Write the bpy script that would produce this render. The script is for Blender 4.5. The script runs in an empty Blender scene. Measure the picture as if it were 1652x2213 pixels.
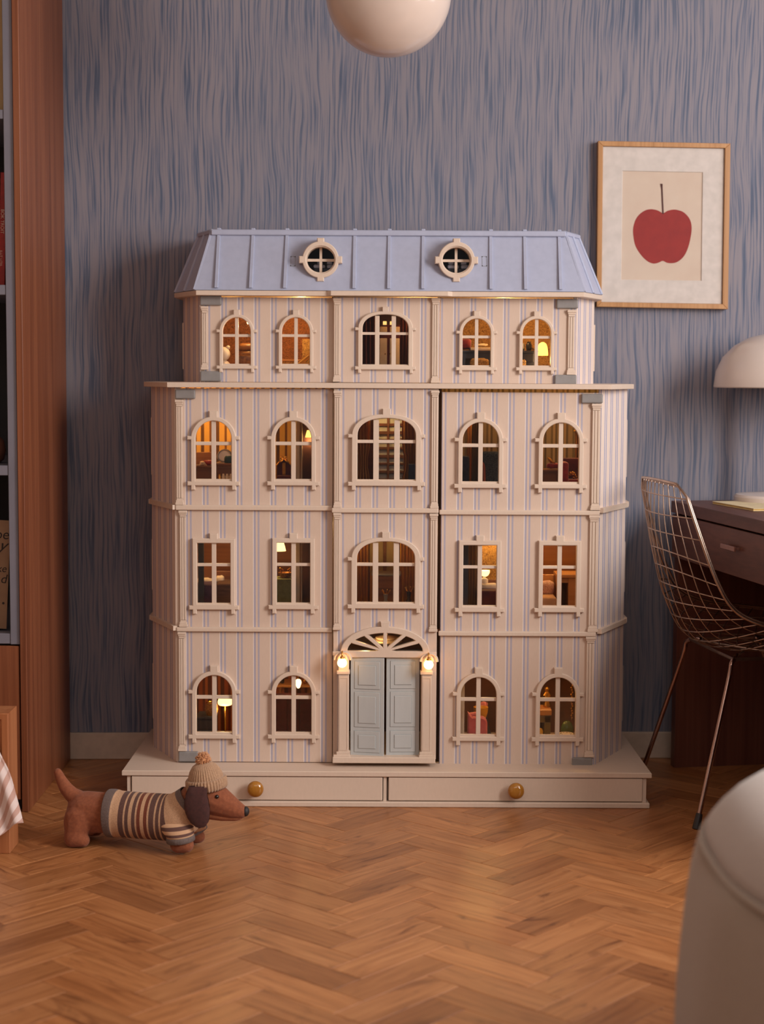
import bpy, bmesh, math, random
from mathutils import Vector, Matrix, noise as mnoise
from mathutils.geometry import tessellate_polygon
from mathutils.bvhtree import BVHTree
random.seed(7)
PI = math.pi
S = bpy.context.scene
COL = S.collection

# ---------------------------------------------------------------- camera
CAM_H, F_PX = 1.10, 3600.0
PITCH, ROLL = math.atan(301 / 3600), 0.005
cam = bpy.data.cameras.new('camera')
cam.sensor_fit = 'VERTICAL'
cam.sensor_height = 36.0
cam.lens = 36.0 * F_PX / 2213
cam.dof.use_dof = True
cam.dof.focus_distance = 4.08
cam.dof.aperture_fstop = 2.8
camo = bpy.data.objects.new('camera', cam)
CAM_M = Matrix.Translation((0, 0, CAM_H)) @ Matrix.Rotation(PI / 2 - PITCH, 4, 'X') @ Matrix.Rotation(ROLL, 4, 'Z')
camo.matrix_world = CAM_M
COL.objects.link(camo)
S.camera = camo
# ---------------------------------------------------------------- world, lights, exposure
wd = bpy.data.worlds.new('world'); S.world = wd; wd.use_nodes = True
wd.node_tree.nodes['Background'].inputs[0].default_value = (1.0, 0.91, 0.88, 1)
wd.node_tree.nodes['Background'].inputs[1].default_value = 0.115
S.view_settings.view_transform = 'Standard'
S.view_settings.look = 'None'
S.view_settings.exposure = -0.16
S.view_settings.gamma = 1.0
S.view_settings.use_curve_mapping = False
def area(name, loc, target, sx, sy, power, col):
    l = bpy.data.lights.new(name, 'AREA'); l.shape = 'RECTANGLE'; l.size = sx; l.size_y = sy
    l.energy = power; l.color = col
    o = bpy.data.objects.new(name, l); COL.objects.link(o)
    o.location = loc
    o.rotation_euler = (Vector(target) - Vector(loc)).to_track_quat('-Z', 'Y').to_euler()
    return o
area('key_daylight', (2.37, 2.0, 1.78), (1.0, 2.0, 1.62), 1.3, 1.4, 140, (1.0, 0.945, 0.89))
area('side_daylight', (2.33, 3.72, 1.95), (0.3, 4.40, 1.15), 0.8, 1.0, 14, (0.88, 0.92, 1.0))
area('room_fill', (0.1, 0.5, 2.6), (0.0, 2.9, 0.2), 2.4, 1.4, 32, (1.0, 0.89, 0.81))  # added overhead fill for the unseen room's bounce, no real fixture

# ---------------------------------------------------------------- helpers
def ray(px, py):
    return (CAM_M.to_3x3() @ Vector(((px - 826) / F_PX, -(py - 1106.5) / F_PX, -1.0)))
def P(px, py, Y):                       # photo pixel -> point in the vertical plane y = Y
    r = ray(px, py); return Vector((0, 0, CAM_H)) + r * (Y / r.y)
def lin(c):
    return tuple((x / 255 / 12.92 if x / 255 <= 0.04045 else ((x / 255 + 0.055) / 1.055) ** 2.4) for x in c) + (1.0,)

WL = {}
def link(name, data, parent, origin):
    o = bpy.data.objects.new(name, data); COL.objects.link(o)
    base = Vector((0, 0, 0))
    if parent is not None:
        o.parent = parent; base = WL[parent.name]
    o.location = Vector(origin) - base
    WL[o.name] = Vector(origin)
    return o
def thing(name, label, cat, loc, group=None):
    o = link(name, None, None, loc); o.empty_display_size = 0.05
    o['label'] = label; o['category'] = cat
    if group: o['group'] = group
    return o
def tag(o, label, cat, group=None):
    o['label'] = label; o['category'] = cat
    if group: o['group'] = group
    return o
def mk(name, fn, mat, parent=None, origin=None, smooth=False, xf=None, label=None, kind=None):
    """one mesh object; fn(bm) fills it in world coordinates"""
    bm = bmesh.new(); fn(bm)
    if xf is not None: bm.transform(xf)
    bmesh.ops.recalc_face_normals(bm, faces=bm.faces[:])
    if origin is None:
        xs = [v.co for v in bm.verts]
        lo = Vector([min(c[i] for c in xs) for i in range(3)]); hi = Vector([max(c[i] for c in xs) for i in range(3)])
        origin = Vector(((lo.x + hi.x) / 2, (lo.y + hi.y) / 2, lo.z))
    origin = Vector(origin)
    bmesh.ops.translate(bm, verts=bm.verts[:], vec=-origin)
    if smooth:
        for f in bm.faces: f.smooth = True
    me = bpy.data.meshes.new(name); bm.to_mesh(me); bm.free()
    if smooth and smooth != 'all': me.set_sharp_from_angle(angle=math.radians(38))
    me.materials.append(mat)
    o = link(name, me, parent, origin)
    if label: o['label'] = label
    if kind: o['kind'] = kind
    return o

def box(bm, x0, x1, y0, y1, z0, z1, bev=0.0, seg=1):
    r = bmesh.ops.create_cube(bm, size=1.0)
    vs = r['verts']
    for v in vs:
        v.co = Vector(((x0 + x1) / 2 + v.co.x * (x1 - x0), (y0 + y1) / 2 + v.co.y * (y1 - y0), (z0 + z1) / 2 + v.co.z * (z1 - z0)))
    if bev > 0:
        es = list({e for v in vs for e in v.link_edges})
        bmesh.ops.bevel(bm, geom=es, offset=bev, segments=seg, affect='EDGES', profile=0.5)
def lathe(bm, c, prof, n=24, cap=True, mod=None):
    rings = []
    for k, (r, z) in enumerate(prof):
        ring = []
        for i in range(n):
            a = 2 * PI * i / n
            rr = r * (mod(a, k) if mod else 1)
            ring.append(bm.verts.new((c[0] + rr * math.cos(a), c[1] + rr * math.sin(a), c[2] + z)))
        rings.append(ring)
    for a, b in zip(rings, rings[1:]):
        for i in range(n):
            j = (i + 1) % n
            bm.faces.new((a[i], a[j], b[j], b[i]))
    if cap:
        bm.faces.new(rings[0][::-1]); bm.faces.new(rings[-1])
def frames(pts):
    T = []
    for i in range(len(pts)):
        a = pts[max(i - 1, 0)]; b = pts[min(i + 1, len(pts) - 1)]
        T.append((b - a).normalized())
    up = Vector((0, 0, 1)) if abs(T[0].z) < 0.9 else Vector((0, 1, 0))
    n = (up - T[0] * up.dot(T[0])).normalized()
    out = []
    for t in T:
        n = (n - t * n.dot(t)).normalized()
        out.append((t, n, t.cross(n)))
    return out
def tube(bm, pts, r, n=8, cap=True, closed=False, radii=None):
    pts = [Vector(p) for p in pts]
    fr = frames(pts); rings = []
    for i, (p, (t, u, v)) in enumerate(zip(pts, fr)):
        rr = radii[i] if radii else r
        rings.append([bm.verts.new(p + (u * math.cos(2 * PI * k / n) + v * math.sin(2 * PI * k / n)) * rr) for k in range(n)])
    prs = list(zip(rings, rings[1:]))
    if closed: prs.append((rings[-1], rings[0]))
    for a, b in prs:
        for k in range(n):
            j = (k + 1) % n
            bm.faces.new((a[k], a[j], b[j], b[k]))
    if cap and not closed:
        bm.faces.new(rings[0][::-1]); bm.faces.new(rings[-1])
def smoothpath(pts, k=6):
    pts = [Vector(p) for p in pts]; out = []
    for i in range(len(pts) - 1):
        p0 = pts[max(i - 1, 0)]; p1 = pts[i]; p2 = pts[i + 1]; p3 = pts[min(i + 2, len(pts) - 1)]
        for j in range(k):
            t = j / k
            out.append(0.5 * ((2 * p1) + (p2 - p0) * t + (2 * p0 - 5 * p1 + 4 * p2 - p3) * t * t + (-p0 + 3 * p1 - 3 * p2 + p3) * t ** 3))
    out.append(pts[-1]); return out
def ball(bm, c, r, sub=2, rz=None, ry=None):
    m = Matrix.Translation(Vector(c)) @ Matrix.Diagonal((r, ry or r, rz or r, 1))
    bmesh.ops.create_icosphere(bm, subdivisions=sub, radius=1.0, matrix=m)
def area2(l): return sum(l[i][0] * l[(i + 1) % len(l)][1] - l[(i + 1) % len(l)][0] * l[i][1] for i in range(len(l))) / 2
def inset(l, d):
    n = len(l); out = []
    for i in range(n):
        p = Vector(l[i - 1]); q = Vector(l[i]); r = Vector(l[(i + 1) % n])
        a = (q - p).normalized(); b = (r - q).normalized()
        n1 = Vector((-a.y, a.x)); n2 = Vector((-b.y, b.x))
        k = max(1 + n1.dot(n2), 0.35)
        w = q + (n1 + n2) * (d / k); out.append((w.x, w.y))
    return out
def plate(bm, outer, holes, y0, y1, ch=0.0, shear=None):
    """flat plate in xz with holes, front face at y0 (towards the viewer), chamfer ch"""
    def clean(l):
        o = []
        for p in l:
            if not o or (abs(p[0] - o[-1][0]) + abs(p[1] - o[-1][1])) > 1e-6: o.append((p[0], p[1]))
        if abs(o[0][0] - o[-1][0]) + abs(o[0][1] - o[-1][1]) < 1e-6: o.pop()
        return o
    loops = []
    o = clean(outer); loops.append(o if area2(o) > 0 else o[::-1])
    for h in holes:
        h = clean(h); loops.append(h if area2(h) < 0 else h[::-1])
    fl = [inset(l, ch) for l in loops] if ch > 0 else loops
    def add(ls, y): return [[bm.verts.new((x, y, z)) for x, z in l] for l in ls]
    F = add(fl, y0); Mi = add(loops, y0 + ch) if ch > 0 else F; B = add(loops, y1)
    flat = [p for l in fl for p in l]
    ff = [v for l in F for v in l]; bb = [v for l in B for v in l]
    for t in tessellate_polygon([[Vector((x, z, 0)) for x, z in l] for l in fl]):
        a = area2([flat[i] for i in t])
        if abs(a) < 1e-12: continue
        if a < 0: t = t[::-1]
        try: bm.faces.new([ff[i] for i in t]); bm.faces.new([bb[i] for i in t][::-1])
        except ValueError: pass
    for A, C in ([(F, Mi)] if ch > 0 else []) + [(Mi, B)]:
        for la, lc in zip(A, C):
            n = len(la)
            for i in range(n):
                j = (i + 1) % n
                bm.faces.new((la[j], la[i], lc[i], lc[j]))
    if shear: 
        k, z0 = shear
        for l in F + (Mi if ch > 0 else []) + B:
            for v in l: v.co.y += k * (v.co.z - z0)
def rect(x0, x1, z0, z1): return [(x0, z0), (x1, z0), (x1, z1), (x0, z1)]
def circ(cx, cz, rx, rz, n=40, a0=0.0): return [(cx + rx * math.cos(a0 + 2 * PI * i / n), cz + rz * math.sin(a0 + 2 * PI * i / n)) for i in range(n)]

# ---------------------------------------------------------------- materials
def nodes(m): return m.node_tree.nodes, m.node_tree.links
def base(name, rough=0.5, metal=0.0, spec=0.5):
    m = bpy.data.materials.new(name); m.use_nodes = True
    b = m.node_tree.nodes['Principled BSDF']
    b.inputs['Roughness'].default_value = rough; b.inputs['Metallic'].default_value = metal
    b.inputs['Specular IOR Level'].default_value = spec
    return m, b
def mp(m, scale, coord='Object', loc=(0, 0, 0)):
    N, L = nodes(m); t = N.new('ShaderNodeTexCoord'); mpn = N.new('ShaderNodeMapping')
    mpn.inputs['Scale'].default_value = scale; mpn.inputs['Location'].default_value = loc
    L.new(t.outputs[coord], mpn.inputs['Vector']); return mpn.outputs['Vector']
def ramp(m, fac, stops, interp='LINEAR'):
    N, L = nodes(m); r = N.new('ShaderNodeValToRGB'); r.color_ramp.interpolation = interp
    e = r.color_ramp.elements
    while len(e) < len(stops): e.new(0.5)
    for el, (p, c) in zip(e, stops): el.position = p; el.color = lin(c) if max(c) > 1 or len(c) == 3 else c
    L.new(fac, r.inputs['Fac']); return r.outputs['Color']
def nz(m, vec, scale=1.0, detail=4.0, rough=0.55, dist=0.0):
    N, L = nodes(m); n = N.new('ShaderNodeTexNoise'); n.inputs['Scale'].default_value = scale
    n.inputs['Detail'].default_value = detail; n.inputs['Roughness'].default_value = rough; n.inputs['Distortion'].default_value = dist
    L.new(vec, n.inputs['Vector']); return n
def bump(m, b, fac, strength, dist=0.002):
    N, L = nodes(m); n = N.new('ShaderNodeBump'); n.inputs['Strength'].default_value = strength; n.inputs['Distance'].default_value = dist
    L.new(fac, n.inputs['Height']); L.new(n.outputs['Normal'], b.inputs['Normal'])
def MC(name, c, rough=0.5, metal=0.0, spec=0.5, c2=None, sc=(40, 40, 40), bmp=0.0, lo=0.35, hi=0.65, emit=None, es=0.0, sheen=0.0):
    """colour c, optionally mottled / grained towards c2"""
    m, b = base(name, rough, metal, spec)
    if c2 is None:
        c2 = tuple(max(0, int(v * 0.95)) for v in c)
    n = nz(m, mp(m, sc), 1.0)
    nodes(m)[1].new(ramp(m, n.outputs['Fac'], [(lo, c), (hi, c2)]), b.inputs['Base Color'])
    if bmp: bump(m, b, n.outputs['Fac'], bmp)
    if emit: b.inputs['Emission Color'].default_value = lin(emit); b.inputs['Emission Strength'].default_value = es
    if sheen: b.inputs['Sheen Weight'].default_value = sheen; b.inputs['Sheen Roughness'].default_value = 0.5
    return m
def wood(name, a, b_, c, axis='Z', fine=120, rough=0.42, spec=0.4):
    m, b = base(name, rough, 0, spec)
    sc = {'Z': (fine, fine, 1.6), 'X': (1.6, fine, fine), 'Y': (fine, 1.6, fine)}[axis]
    sc2 = tuple(v * 0.16 if v > 5 else v * 0.5 for v in sc)
    n = nz(m, mp(m, sc), 1.0, 5, 0.6, 0.3); n2 = nz(m, mp(m, sc2, loc=(3, 1, 7)), 1.0, 3)
    N, L = nodes(m); mx = N.new('ShaderNodeMath'); mx.operation = 'MULTIPLY_ADD'; mx.inputs[1].default_value = 0.5
    h = N.new('ShaderNodeMath'); h.operation = 'MULTIPLY'; h.inputs[1].default_value = 0.5
    L.new(n2.outputs['Fac'], h.inputs[0]); L.new(n.outputs['Fac'], mx.inputs[0]); L.new(h.outputs[0], mx.inputs[2])
    L.new(ramp(m, mx.outputs[0], [(0.36, a), (0.5, b_), (0.64, c)]), b.inputs['Base Color'])
    bump(m, b, n.outputs['Fac'], 0.06, 0.001)
    return m
def stripe(name, stops, period, rough=0.55, fine=0.03):
    m, b = base(name, rough, 0, 0.35)
    N, L = nodes(m); t = N.new('ShaderNodeTexCoord'); s = N.new('ShaderNodeSeparateXYZ'); L.new(t.outputs['Object'], s.inputs[0])
    d = N.new('ShaderNodeMath'); d.operation = 'DIVIDE'; d.inputs[1].default_value = period; L.new(s.outputs['X'], d.inputs[0])
    f = N.new('ShaderNodeMath'); f.operation = 'FRACT'; L.new(d.outputs[0], f.inputs[0])
    c = ramp(m, f.outputs[0], stops, 'CONSTANT')
    n = nz(m, mp(m, (900, 900, 60)), 1.0, 2)
    mix = N.new('ShaderNodeMixRGB'); mix.blend_type = 'MULTIPLY'; mix.inputs['Fac'].default_value = 1
    L.new(c, mix.inputs[1]); L.new(ramp(m, n.outputs['Fac'], [(0.3, (249, 248, 247)), (0.7, (255, 255, 255))]), mix.inputs[2])
    L.new(mix.outputs[0], b.inputs['Base Color']); return m
def glow(name, c, strength):
    m, b = base(name, 0.6)
    b.inputs['Base Color'].default_value = lin(c); b.inputs['Emission Color'].default_value = lin(c); b.inputs['Emission Strength'].default_value = strength
    return m
def floral(name, a, d, scale=70):
    m, b = base(name, 0.8, 0, 0.2)
    v = mp(m, (1, 1, 1)); n = nz(m, v, scale, 3, 0.6, 2.2)
    nodes(m)[1].new(ramp(m, n.outputs['Fac'], [(0.42, a), (0.5, d), (0.56, a)]), b.inputs['Base Color']); return m

def wallpaper():
    m, b = base('blue_moire_wallpaper', 0.62, 0, 0.3)
    N, L = nodes(m); t = N.new('ShaderNodeTexCoord')
    warp = N.new('ShaderNodeMapping'); warp.inputs['Scale'].default_value = (3.2, 1, 1.3); L.new(t.outputs['Object'], warp.inputs[0])
    wn = nz(m, warp.outputs[0], 1.6, 2, 0.5)
    wr = N.new('ShaderNodeMapping'); wr.inputs['Scale'].default_value = (12, 1, 3.4); L.new(t.outputs['Object'], wr.inputs[0])
    wn2 = nz(m, wr.outputs[0], 1.0, 2, 0.5)
    def off(n, k):
        s = N.new('ShaderNodeMath'); s.operation = 'SUBTRACT'; s.inputs[1].default_value = 0.5; L.new(n.outputs['Fac'], s.inputs[0])
        k_ = N.new('ShaderNodeMath'); k_.operation = 'MULTIPLY'; k_.inputs[1].default_value = k; L.new(s.outputs[0], k_.inputs[0]); return k_.outputs[0]
    ad = N.new('ShaderNodeMath'); L.new(off(wn, 0.05), ad.inputs[0]); L.new(off(wn2, 0.016), ad.inputs[1])
    cx = N.new('ShaderNodeCombineXYZ'); L.new(ad.outputs[0], cx.inputs[0])
    va = N.new('ShaderNodeVectorMath'); va.operation = 'ADD'; L.new(t.outputs['Object'], va.inputs[0]); L.new(cx.outputs[0], va.inputs[1])
    mpn = N.new('ShaderNodeMapping'); mpn.inputs['Scale'].default_value = (185, 1, 4.0); L.new(va.outputs[0], mpn.inputs[0])
    n = nz(m, mpn.outputs[0], 1.0, 3.5, 0.55)
    c1 = ramp(m, n.outputs['Fac'], [(0.36, (80, 91, 114)), (0.44, (104, 110, 130)), (0.51, (134, 129, 139)), (0.68, (143, 135, 142))])
    big = nz(m, mp(m, (2.4, 1, 1.1)), 1.0, 2)
    mix = N.new('ShaderNodeMixRGB'); mix.blend_type = 'MIX'
    L.new(ramp(m, big.outputs['Fac'], [(0.35, (0, 0, 0)), (0.75, (140, 140, 140))]), mix.inputs['Fac'])
    L.new(c1, mix.inputs[1]); mix.inputs[2].default_value = lin((119, 122, 137))
    L.new(mix.outputs[0], b.inputs['Base Color']); return m
def plank_mat():
    m, b = base('oak_parquet', 0.36, 0, 0.45)
    N, L = nodes(m); t = N.new('ShaderNodeTexCoord'); oi = N.new('ShaderNodeObjectInfo')
    mu = N.new('ShaderNodeMath'); mu.operation = 'MULTIPLY'; mu.inputs[1].default_value = 37.0; L.new(oi.outputs['Random'], mu.inputs[0])
    cx = N.new('ShaderNodeCombineXYZ'); [L.new(mu.outputs[0], cx.inputs[i]) for i in range(3)]
    va = N.new('ShaderNodeVectorMath'); va.operation = 'ADD'; L.new(t.outputs['Object'], va.inputs[0]); L.new(cx.outputs[0], va.inputs[1])
    mpn = N.new('ShaderNodeMapping'); mpn.inputs['Scale'].default_value = (5, 70, 10); L.new(va.outputs[0], mpn.inputs[0])
    n = nz(m, mpn.outputs[0], 1.0, 4, 0.6, 0.8)
    mp2 = N.new('ShaderNodeMapping'); mp2.inputs['Scale'].default_value = (6, 16, 4); L.new(va.outputs[0], mp2.inputs[0])
    n2 = nz(m, mp2.outputs[0], 1.0, 3, 0.6, 1.5)
    c = ramp(m, n.outputs['Fac'], [(0.3, (148, 95, 56)), (0.5, (175, 117, 73)), (0.7, (191, 134, 88))])
    kn = ramp(m, n2.outputs['Fac'], [(0.25, (150, 120, 100)), (0.42, (255, 255, 255))])
    mx = N.new('ShaderNodeMixRGB'); mx.blend_type = 'MULTIPLY'; mx.inputs['Fac'].default_value = 0.8; L.new(c, mx.inputs[1]); L.new(kn, mx.inputs[2])
    rv = ramp(m, oi.outputs['Random'], [(0.0, (200, 188, 178)), (0.12, (228, 222, 214)), (0.5, (240, 238, 236)), (0.8, (255, 252, 246)), (1.0, (222, 206, 190))])
    m2 = N.new('ShaderNodeMixRGB'); m2.blend_type = 'MULTIPLY'; m2.inputs['Fac'].default_value = 1; L.new(mx.outputs[0], m2.inputs[1]); L.new(rv, m2.inputs[2])
    L.new(m2.outputs[0], b.inputs['Base Color'])
    bump(m, b, n.outputs['Fac'], 0.10, 0.001)
    return m
def glass_mat(name='thin_glass', tint=(252, 252, 252), k=0.10, edge=0.7):
    m = bpy.data.materials.new(name); m.use_nodes = True; N, L = nodes(m); N.remove(N['Principled BSDF'])
    tr = N.new('ShaderNodeBsdfTransparent'); tr.inputs[0].default_value = lin(tint)
    gl = N.new('ShaderNodeBsdfGlossy'); gl.inputs['Roughness'].default_value = 0.04
    fr = N.new('ShaderNodeLayerWeight'); fr.inputs[0].default_value = 0.5
    pw_ = N.new('ShaderNodeMath'); pw_.operation = 'POWER'; pw_.inputs[1].default_value = 4.0; L.new(fr.outputs['Facing'], pw_.inputs[0])
    mu = N.new('ShaderNodeMath'); mu.operation = 'MULTIPLY_ADD'; mu.inputs[1].default_value = edge; mu.inputs[2].default_value = k * 0.4; L.new(pw_.outputs[0], mu.inputs[0])
    mx = N.new('ShaderNodeMixShader'); L.new(mu.outputs[0], mx.inputs[0]); L.new(tr.outputs[0], mx.inputs[1]); L.new(gl.outputs[0], mx.inputs[2])
    L.new(mx.outputs[0], N['Material Output'].inputs[0]); return m

CREAM = (214, 193, 176)
M_CREAM = MC('cream_painted_wood', CREAM, 0.48, c2=(211, 190, 173), sc=(160, 160, 60))
M_CREAMIN = MC('cream_painted_inside', (214, 190, 170), 0.6)
M_STRIPE = stripe('cream_and_blue_stripes', [(0.0, (172, 165, 180)), (0.115, (214, 190, 172)), (0.225, (174, 167, 181)), (0.335, (211, 188, 172)), (0.95, (230, 217, 210))], 0.0434)
M_STRIPE2 = stripe('side_stripes', [(0.0, (150, 152, 184)), (0.12, (228, 210, 200)), (0.28, (150, 152, 184)), (0.40, (228, 208, 196))], 0.052)
M_ROOF = MC('grey_blue_roof_paint', (171, 176, 199), 0.42, c2=(166, 171, 194), sc=(60, 60, 60), spec=0.5)
M_HINGE = MC('zinc_grey_plastic', (140, 136, 136), 0.5, c2=(128, 124, 122), sc=(30, 30, 30))
M_DOOR = MC('pale_blue_door_paint', (184, 187, 188), 0.5, c2=(179, 182, 183), sc=(50, 50, 10))
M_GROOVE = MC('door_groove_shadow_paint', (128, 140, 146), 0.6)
M_DARK = MC('dark_void', (26, 20, 18), 0.8)
M_KNOB = MC('amber_varnished_wood', (176, 120, 44), 0.16, c2=(150, 96, 32), sc=(50, 20, 20), spec=0.7)
M_GLASS = glass_mat()
M_PICGLASS = glass_mat('low_glare_picture_glass', (252, 252, 252), 0.06, 0.10)
M_WALL = wallpaper()
M_SKIRT = MC('cream_skirting_paint', (206, 186, 168), 0.5)
M_PLANK = plank_mat()
M_CEIL = MC('ceiling_paint', (196, 184, 174), 0.9)
M_WALNUT = wood('reddish_walnut_veneer', (106, 58, 36), (127, 73, 47), (143, 87, 57), 'Z')
M_WALNUTX = wood('walnut_desk_veneer', (84, 50, 41), (98, 60, 49), (110, 69, 57), 'Y', 90)
M_WALNUTD = wood('dark_walnut_panel', (86, 46, 36), (100, 56, 44), (112, 66, 52), 'Z', 90)
M_BEDWOOD = wood('warm_bed_wood', (146, 86, 52), (166, 104, 66), (180, 120, 80), 'Z', 80)
M_GREYM = MC('grey_blue_metal_shelf', (120, 118, 130), 0.45, c2=(114, 112, 124), sc=(10, 10, 10))
M_SHELFIN = MC('dark_shelf_interior', (44, 40, 42), 0.7)
M_OPAL = MC('opal_glass', (208, 190, 180), 0.12, c2=(204, 185, 174), sc=(3, 3, 3), spec=0.6)
M_OPALLAMP = MC('white_enamel_lamp', (214, 200, 192), 0.25, c2=(210, 196, 188), sc=(5, 5, 5))
M_FRAME = wood('oak_picture_frame', (160, 112, 66), (180, 130, 82), (194, 146, 98), 'Z', 160)
M_MAT = MC('picture_mat_board', (228, 217, 210), 0.8)
M_PAPER = MC('warm_print_paper', (222, 202, 184), 0.8, c2=(218, 196, 178), sc=(20, 20, 20))
M_RED = MC('print_red_ink', (160, 44, 40), 0.7, c2=(150, 40, 38), sc=(30, 30, 30))
M_STEM = MC('print_stem_ink', (84, 40, 36), 0.7)
M_BRASSW = MC('bronzed_wire', (190, 166, 150), 0.34, 1.0, c2=(170, 146, 132), sc=(40, 40, 40))
M_CHROME = MC('bronzed_chrome_leg', (172, 140, 128), 0.2, 1.0, c2=(150, 120, 110), sc=(10, 10, 10))
M_RUBBER = MC('black_rubber', (34, 28, 30), 0.5)
M_LINEN = MC('grey_linen_upholstery', (150, 134, 120), 0.85, c2=(142, 126, 113), sc=(220, 220, 220), bmp=0.15, sheen=0.3)
M_LINENTOP = MC('pale_linen_cushion', (162, 147, 139), 0.85, c2=(154, 139, 131), sc=(220, 220, 220), bmp=0.15, sheen=0.3)

# ================================================================ SETTING
def struct(o): o['kind'] = 'structure'; return o
WY0, WYK = 4.70, 0.03
def wy(x): return WY0 + WYK * x
def shearY(bm):
    for v in bm.verts: v.co.y += WYK * v.co.x
def w_back(bm): box(bm, -2.0, 2.45, WY0, WY0 + 0.1, -0.03, 2.72); shearY(bm)
struct(mk('wall_back', w_back, M_WALL, origin=(0, WY0, 0)))
def b_back(bm):
    box(bm, -1.9, 2.38, WY0 - 0.014, WY0 - 0.001, 0.0, 0.076, 0.002)
    shearY(bm)
struct(mk('baseboard_back', b_back, M_SKIRT))
struct(mk('wall_left', lambda b: box(b, -2.1, -2.0, 0.0, 4.8, -0.03, 2.72), M_SKIRT))
def w_right(bm):
    plate(bm, rect(0.0, 4.8, -0.03, 2.72), [rect(1.3, 2.6, 1.0, 2.5), rect(3.25, 4.2, 1.35, 2.5)], 0, 0.1)
    for v in bm.verts: x, y, z = v.co; v.co = (2.40 + y, x, z)
struct(mk('wall_right', w_right, M_SKIRT))
for wi, (wa, wb, wz) in enumerate(((1.3, 2.6, 1.0), (3.25, 4.2, 1.35))):
    wm = (wa + wb) / 2
    def winf(bm):
        plate(bm, rect(wa, wb, wz, 2.5), [rect(wa + .06, wm - .02, wz + .06, 2.44), rect(wm + .02, wb - .06, wz + .06, 2.44)], 0.02, 0.08)
        for v in bm.verts: x, y, z = v.co; v.co = (2.40 + y, x, z)
    w1 = struct(mk('window_%d' % (wi + 1), winf, M_SKIRT))
    for ya, yb_ in ((wa + .06, wm - .02), (wm + .02, wb - .06)):
        mk('glass_pane', lambda b: box(b, 2.448, 2.452, ya, yb_, wz + .06, 2.44), M_GLASS, w1)
struct(mk('ceiling', lambda b: box(b, -2.1, 2.5, 0.0, 4.85, 2.70, 2.74), M_CEIL))
fl = struct(mk('floor', lambda b: box(b, -2.05, 2.45, 0.3, 4.82, -0.04, -0.0125), M_DARK, origin=(0, 0, -0.04)))
# herringbone parquet, each stave its own part
PW, PL, PYAW = 0.077, 0.248, 0.052
def plank_mesh():
    bm = bmesh.new(); box(bm, 0.0004, PL - 0.0004, 0.0004, PW - 0.0004, -0.012, 0.0, 0.0007)
    bmesh.ops.translate(bm, verts=bm.verts[:], vec=(-PL / 2, -PW / 2, 0))
    me = bpy.data.meshes.new('plank'); bm.to_mesh(me); bm.free(); me.materials.append(M_PLANK); return me
PM = plank_mesh()
anchor = Vector((-0.309, 3.823, 0))
R45 = Matrix.Rotation(PI / 4 + PYAW, 2)        # (u,v) -> floor plan
def plank_list():
    out = []
    for i in range(-46, 47):
        for j in range(-16, 17):
            ou, ov = i * PW + j * PL, i * PW - j * PL
            # A lies along u, B along v; anchor = left tip of a B stave
            out.append((ou + PL / 2, ov + PW / 2, 0)); out.append((ou + PL + PW / 2, ov + PW - PL / 2, 1))
    return out
tipuv = Vector((PL, PW))      # upper-left corner of B0 in (u,v)
near, far = [], []
for (u, v, k) in plank_list():
    d = R45 @ (Vector((u, v)) - tipuv); x, y = anchor.x + d.x, anchor.y + d.y
    if not (-2.1 < x < 2.5 and 0.45 < y < WY0 + WYK * x + 0.10): continue
    vis = y > 2.62 and abs(x) < 0.238 * y + 0.12 and not (abs(x - 0.01) < 0.55 and y > 4.32) and x > -0.98
    (near if vis else far).append((x, y, k))
near.sort(key=lambda t: t[1]); far += near[298:]; near = near[:298]
for (x, y, k) in near:
    o = bpy.data.objects.new('plank', PM); COL.objects.link(o); o.parent = fl
    o.location = Vector((x, y, random.uniform(-0.0004, 0.0))) - WL[fl.name]
    o.rotation_euler = (0, 0, PI / 4 + PYAW + (PI / 2 if k else 0) + (PI if random.random() < .5 else 0)); WL[o.name] = Vector((x, y, 0))
def far_fn(bm):
    for (x, y, k) in far:
        n0 = len(bm.verts); box(bm, -PL / 2 + .0004, PL / 2 - .0004, -PW / 2 + .0004, PW / 2 - .0004, -0.012, 0)
        bm.verts.ensure_lookup_table()
        m = Matrix.Translation((x, y, -0.0003)) @ Matrix.Rotation(PI / 4 + PYAW + (PI / 2 if k else 0), 4, 'Z')
        for v in bm.verts[n0:]: v.co = m @ v.co
mk('plank_field', far_fn, M_PLANK, fl, kind='stuff')

# ================================================================ DOLLHOUSE
YB, YF, YC, YU, YBK = 4.157, 4.25, 4.236, 4.375, 4.655
ZP = 0.0909
def X(px, Y, py=1106): return P(px, py, Y).x
def Z(py, Y, px=835): return P(px, py, Y).z
def prism(bm, plan, z0, z1, bev=0.0):
    a = [bm.verts.new((x, y, z0)) for x, y in plan]; b = [bm.verts.new((x, y, z1)) for x, y in plan]; n = len(plan)
    bm.faces.new(a[::-1]); bm.faces.new(b)
    es = []
    for i in range(n): bm.faces.new((a[i], a[(i + 1) % n], b[(i + 1) % n], b[i]))
    if bev:
        es = [e for f in bm.faces for e in f.edges if e.verts[0].co.z == e.verts[1].co.z]
        bmesh.ops.bevel(bm, geom=list(set(es)), offset=bev, segments=1, affect='EDGES')
H = thing('dollhouse', 'tall cream dollhouse with blue pinstripes and lilac-grey mansard roof, lit inside', 'dollhouse', (0.0125, 4.4, 0))
bx0, bx1 = -0.657, 0.688
mk('base_plate', lambda b: prism(b, [(bx0, YB), (bx1, YB), (bx1 - .006, YBK), (bx0 + .006, YBK)], ZP - 0.0135, ZP, 0.0015), M_CREAM, H)
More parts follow.
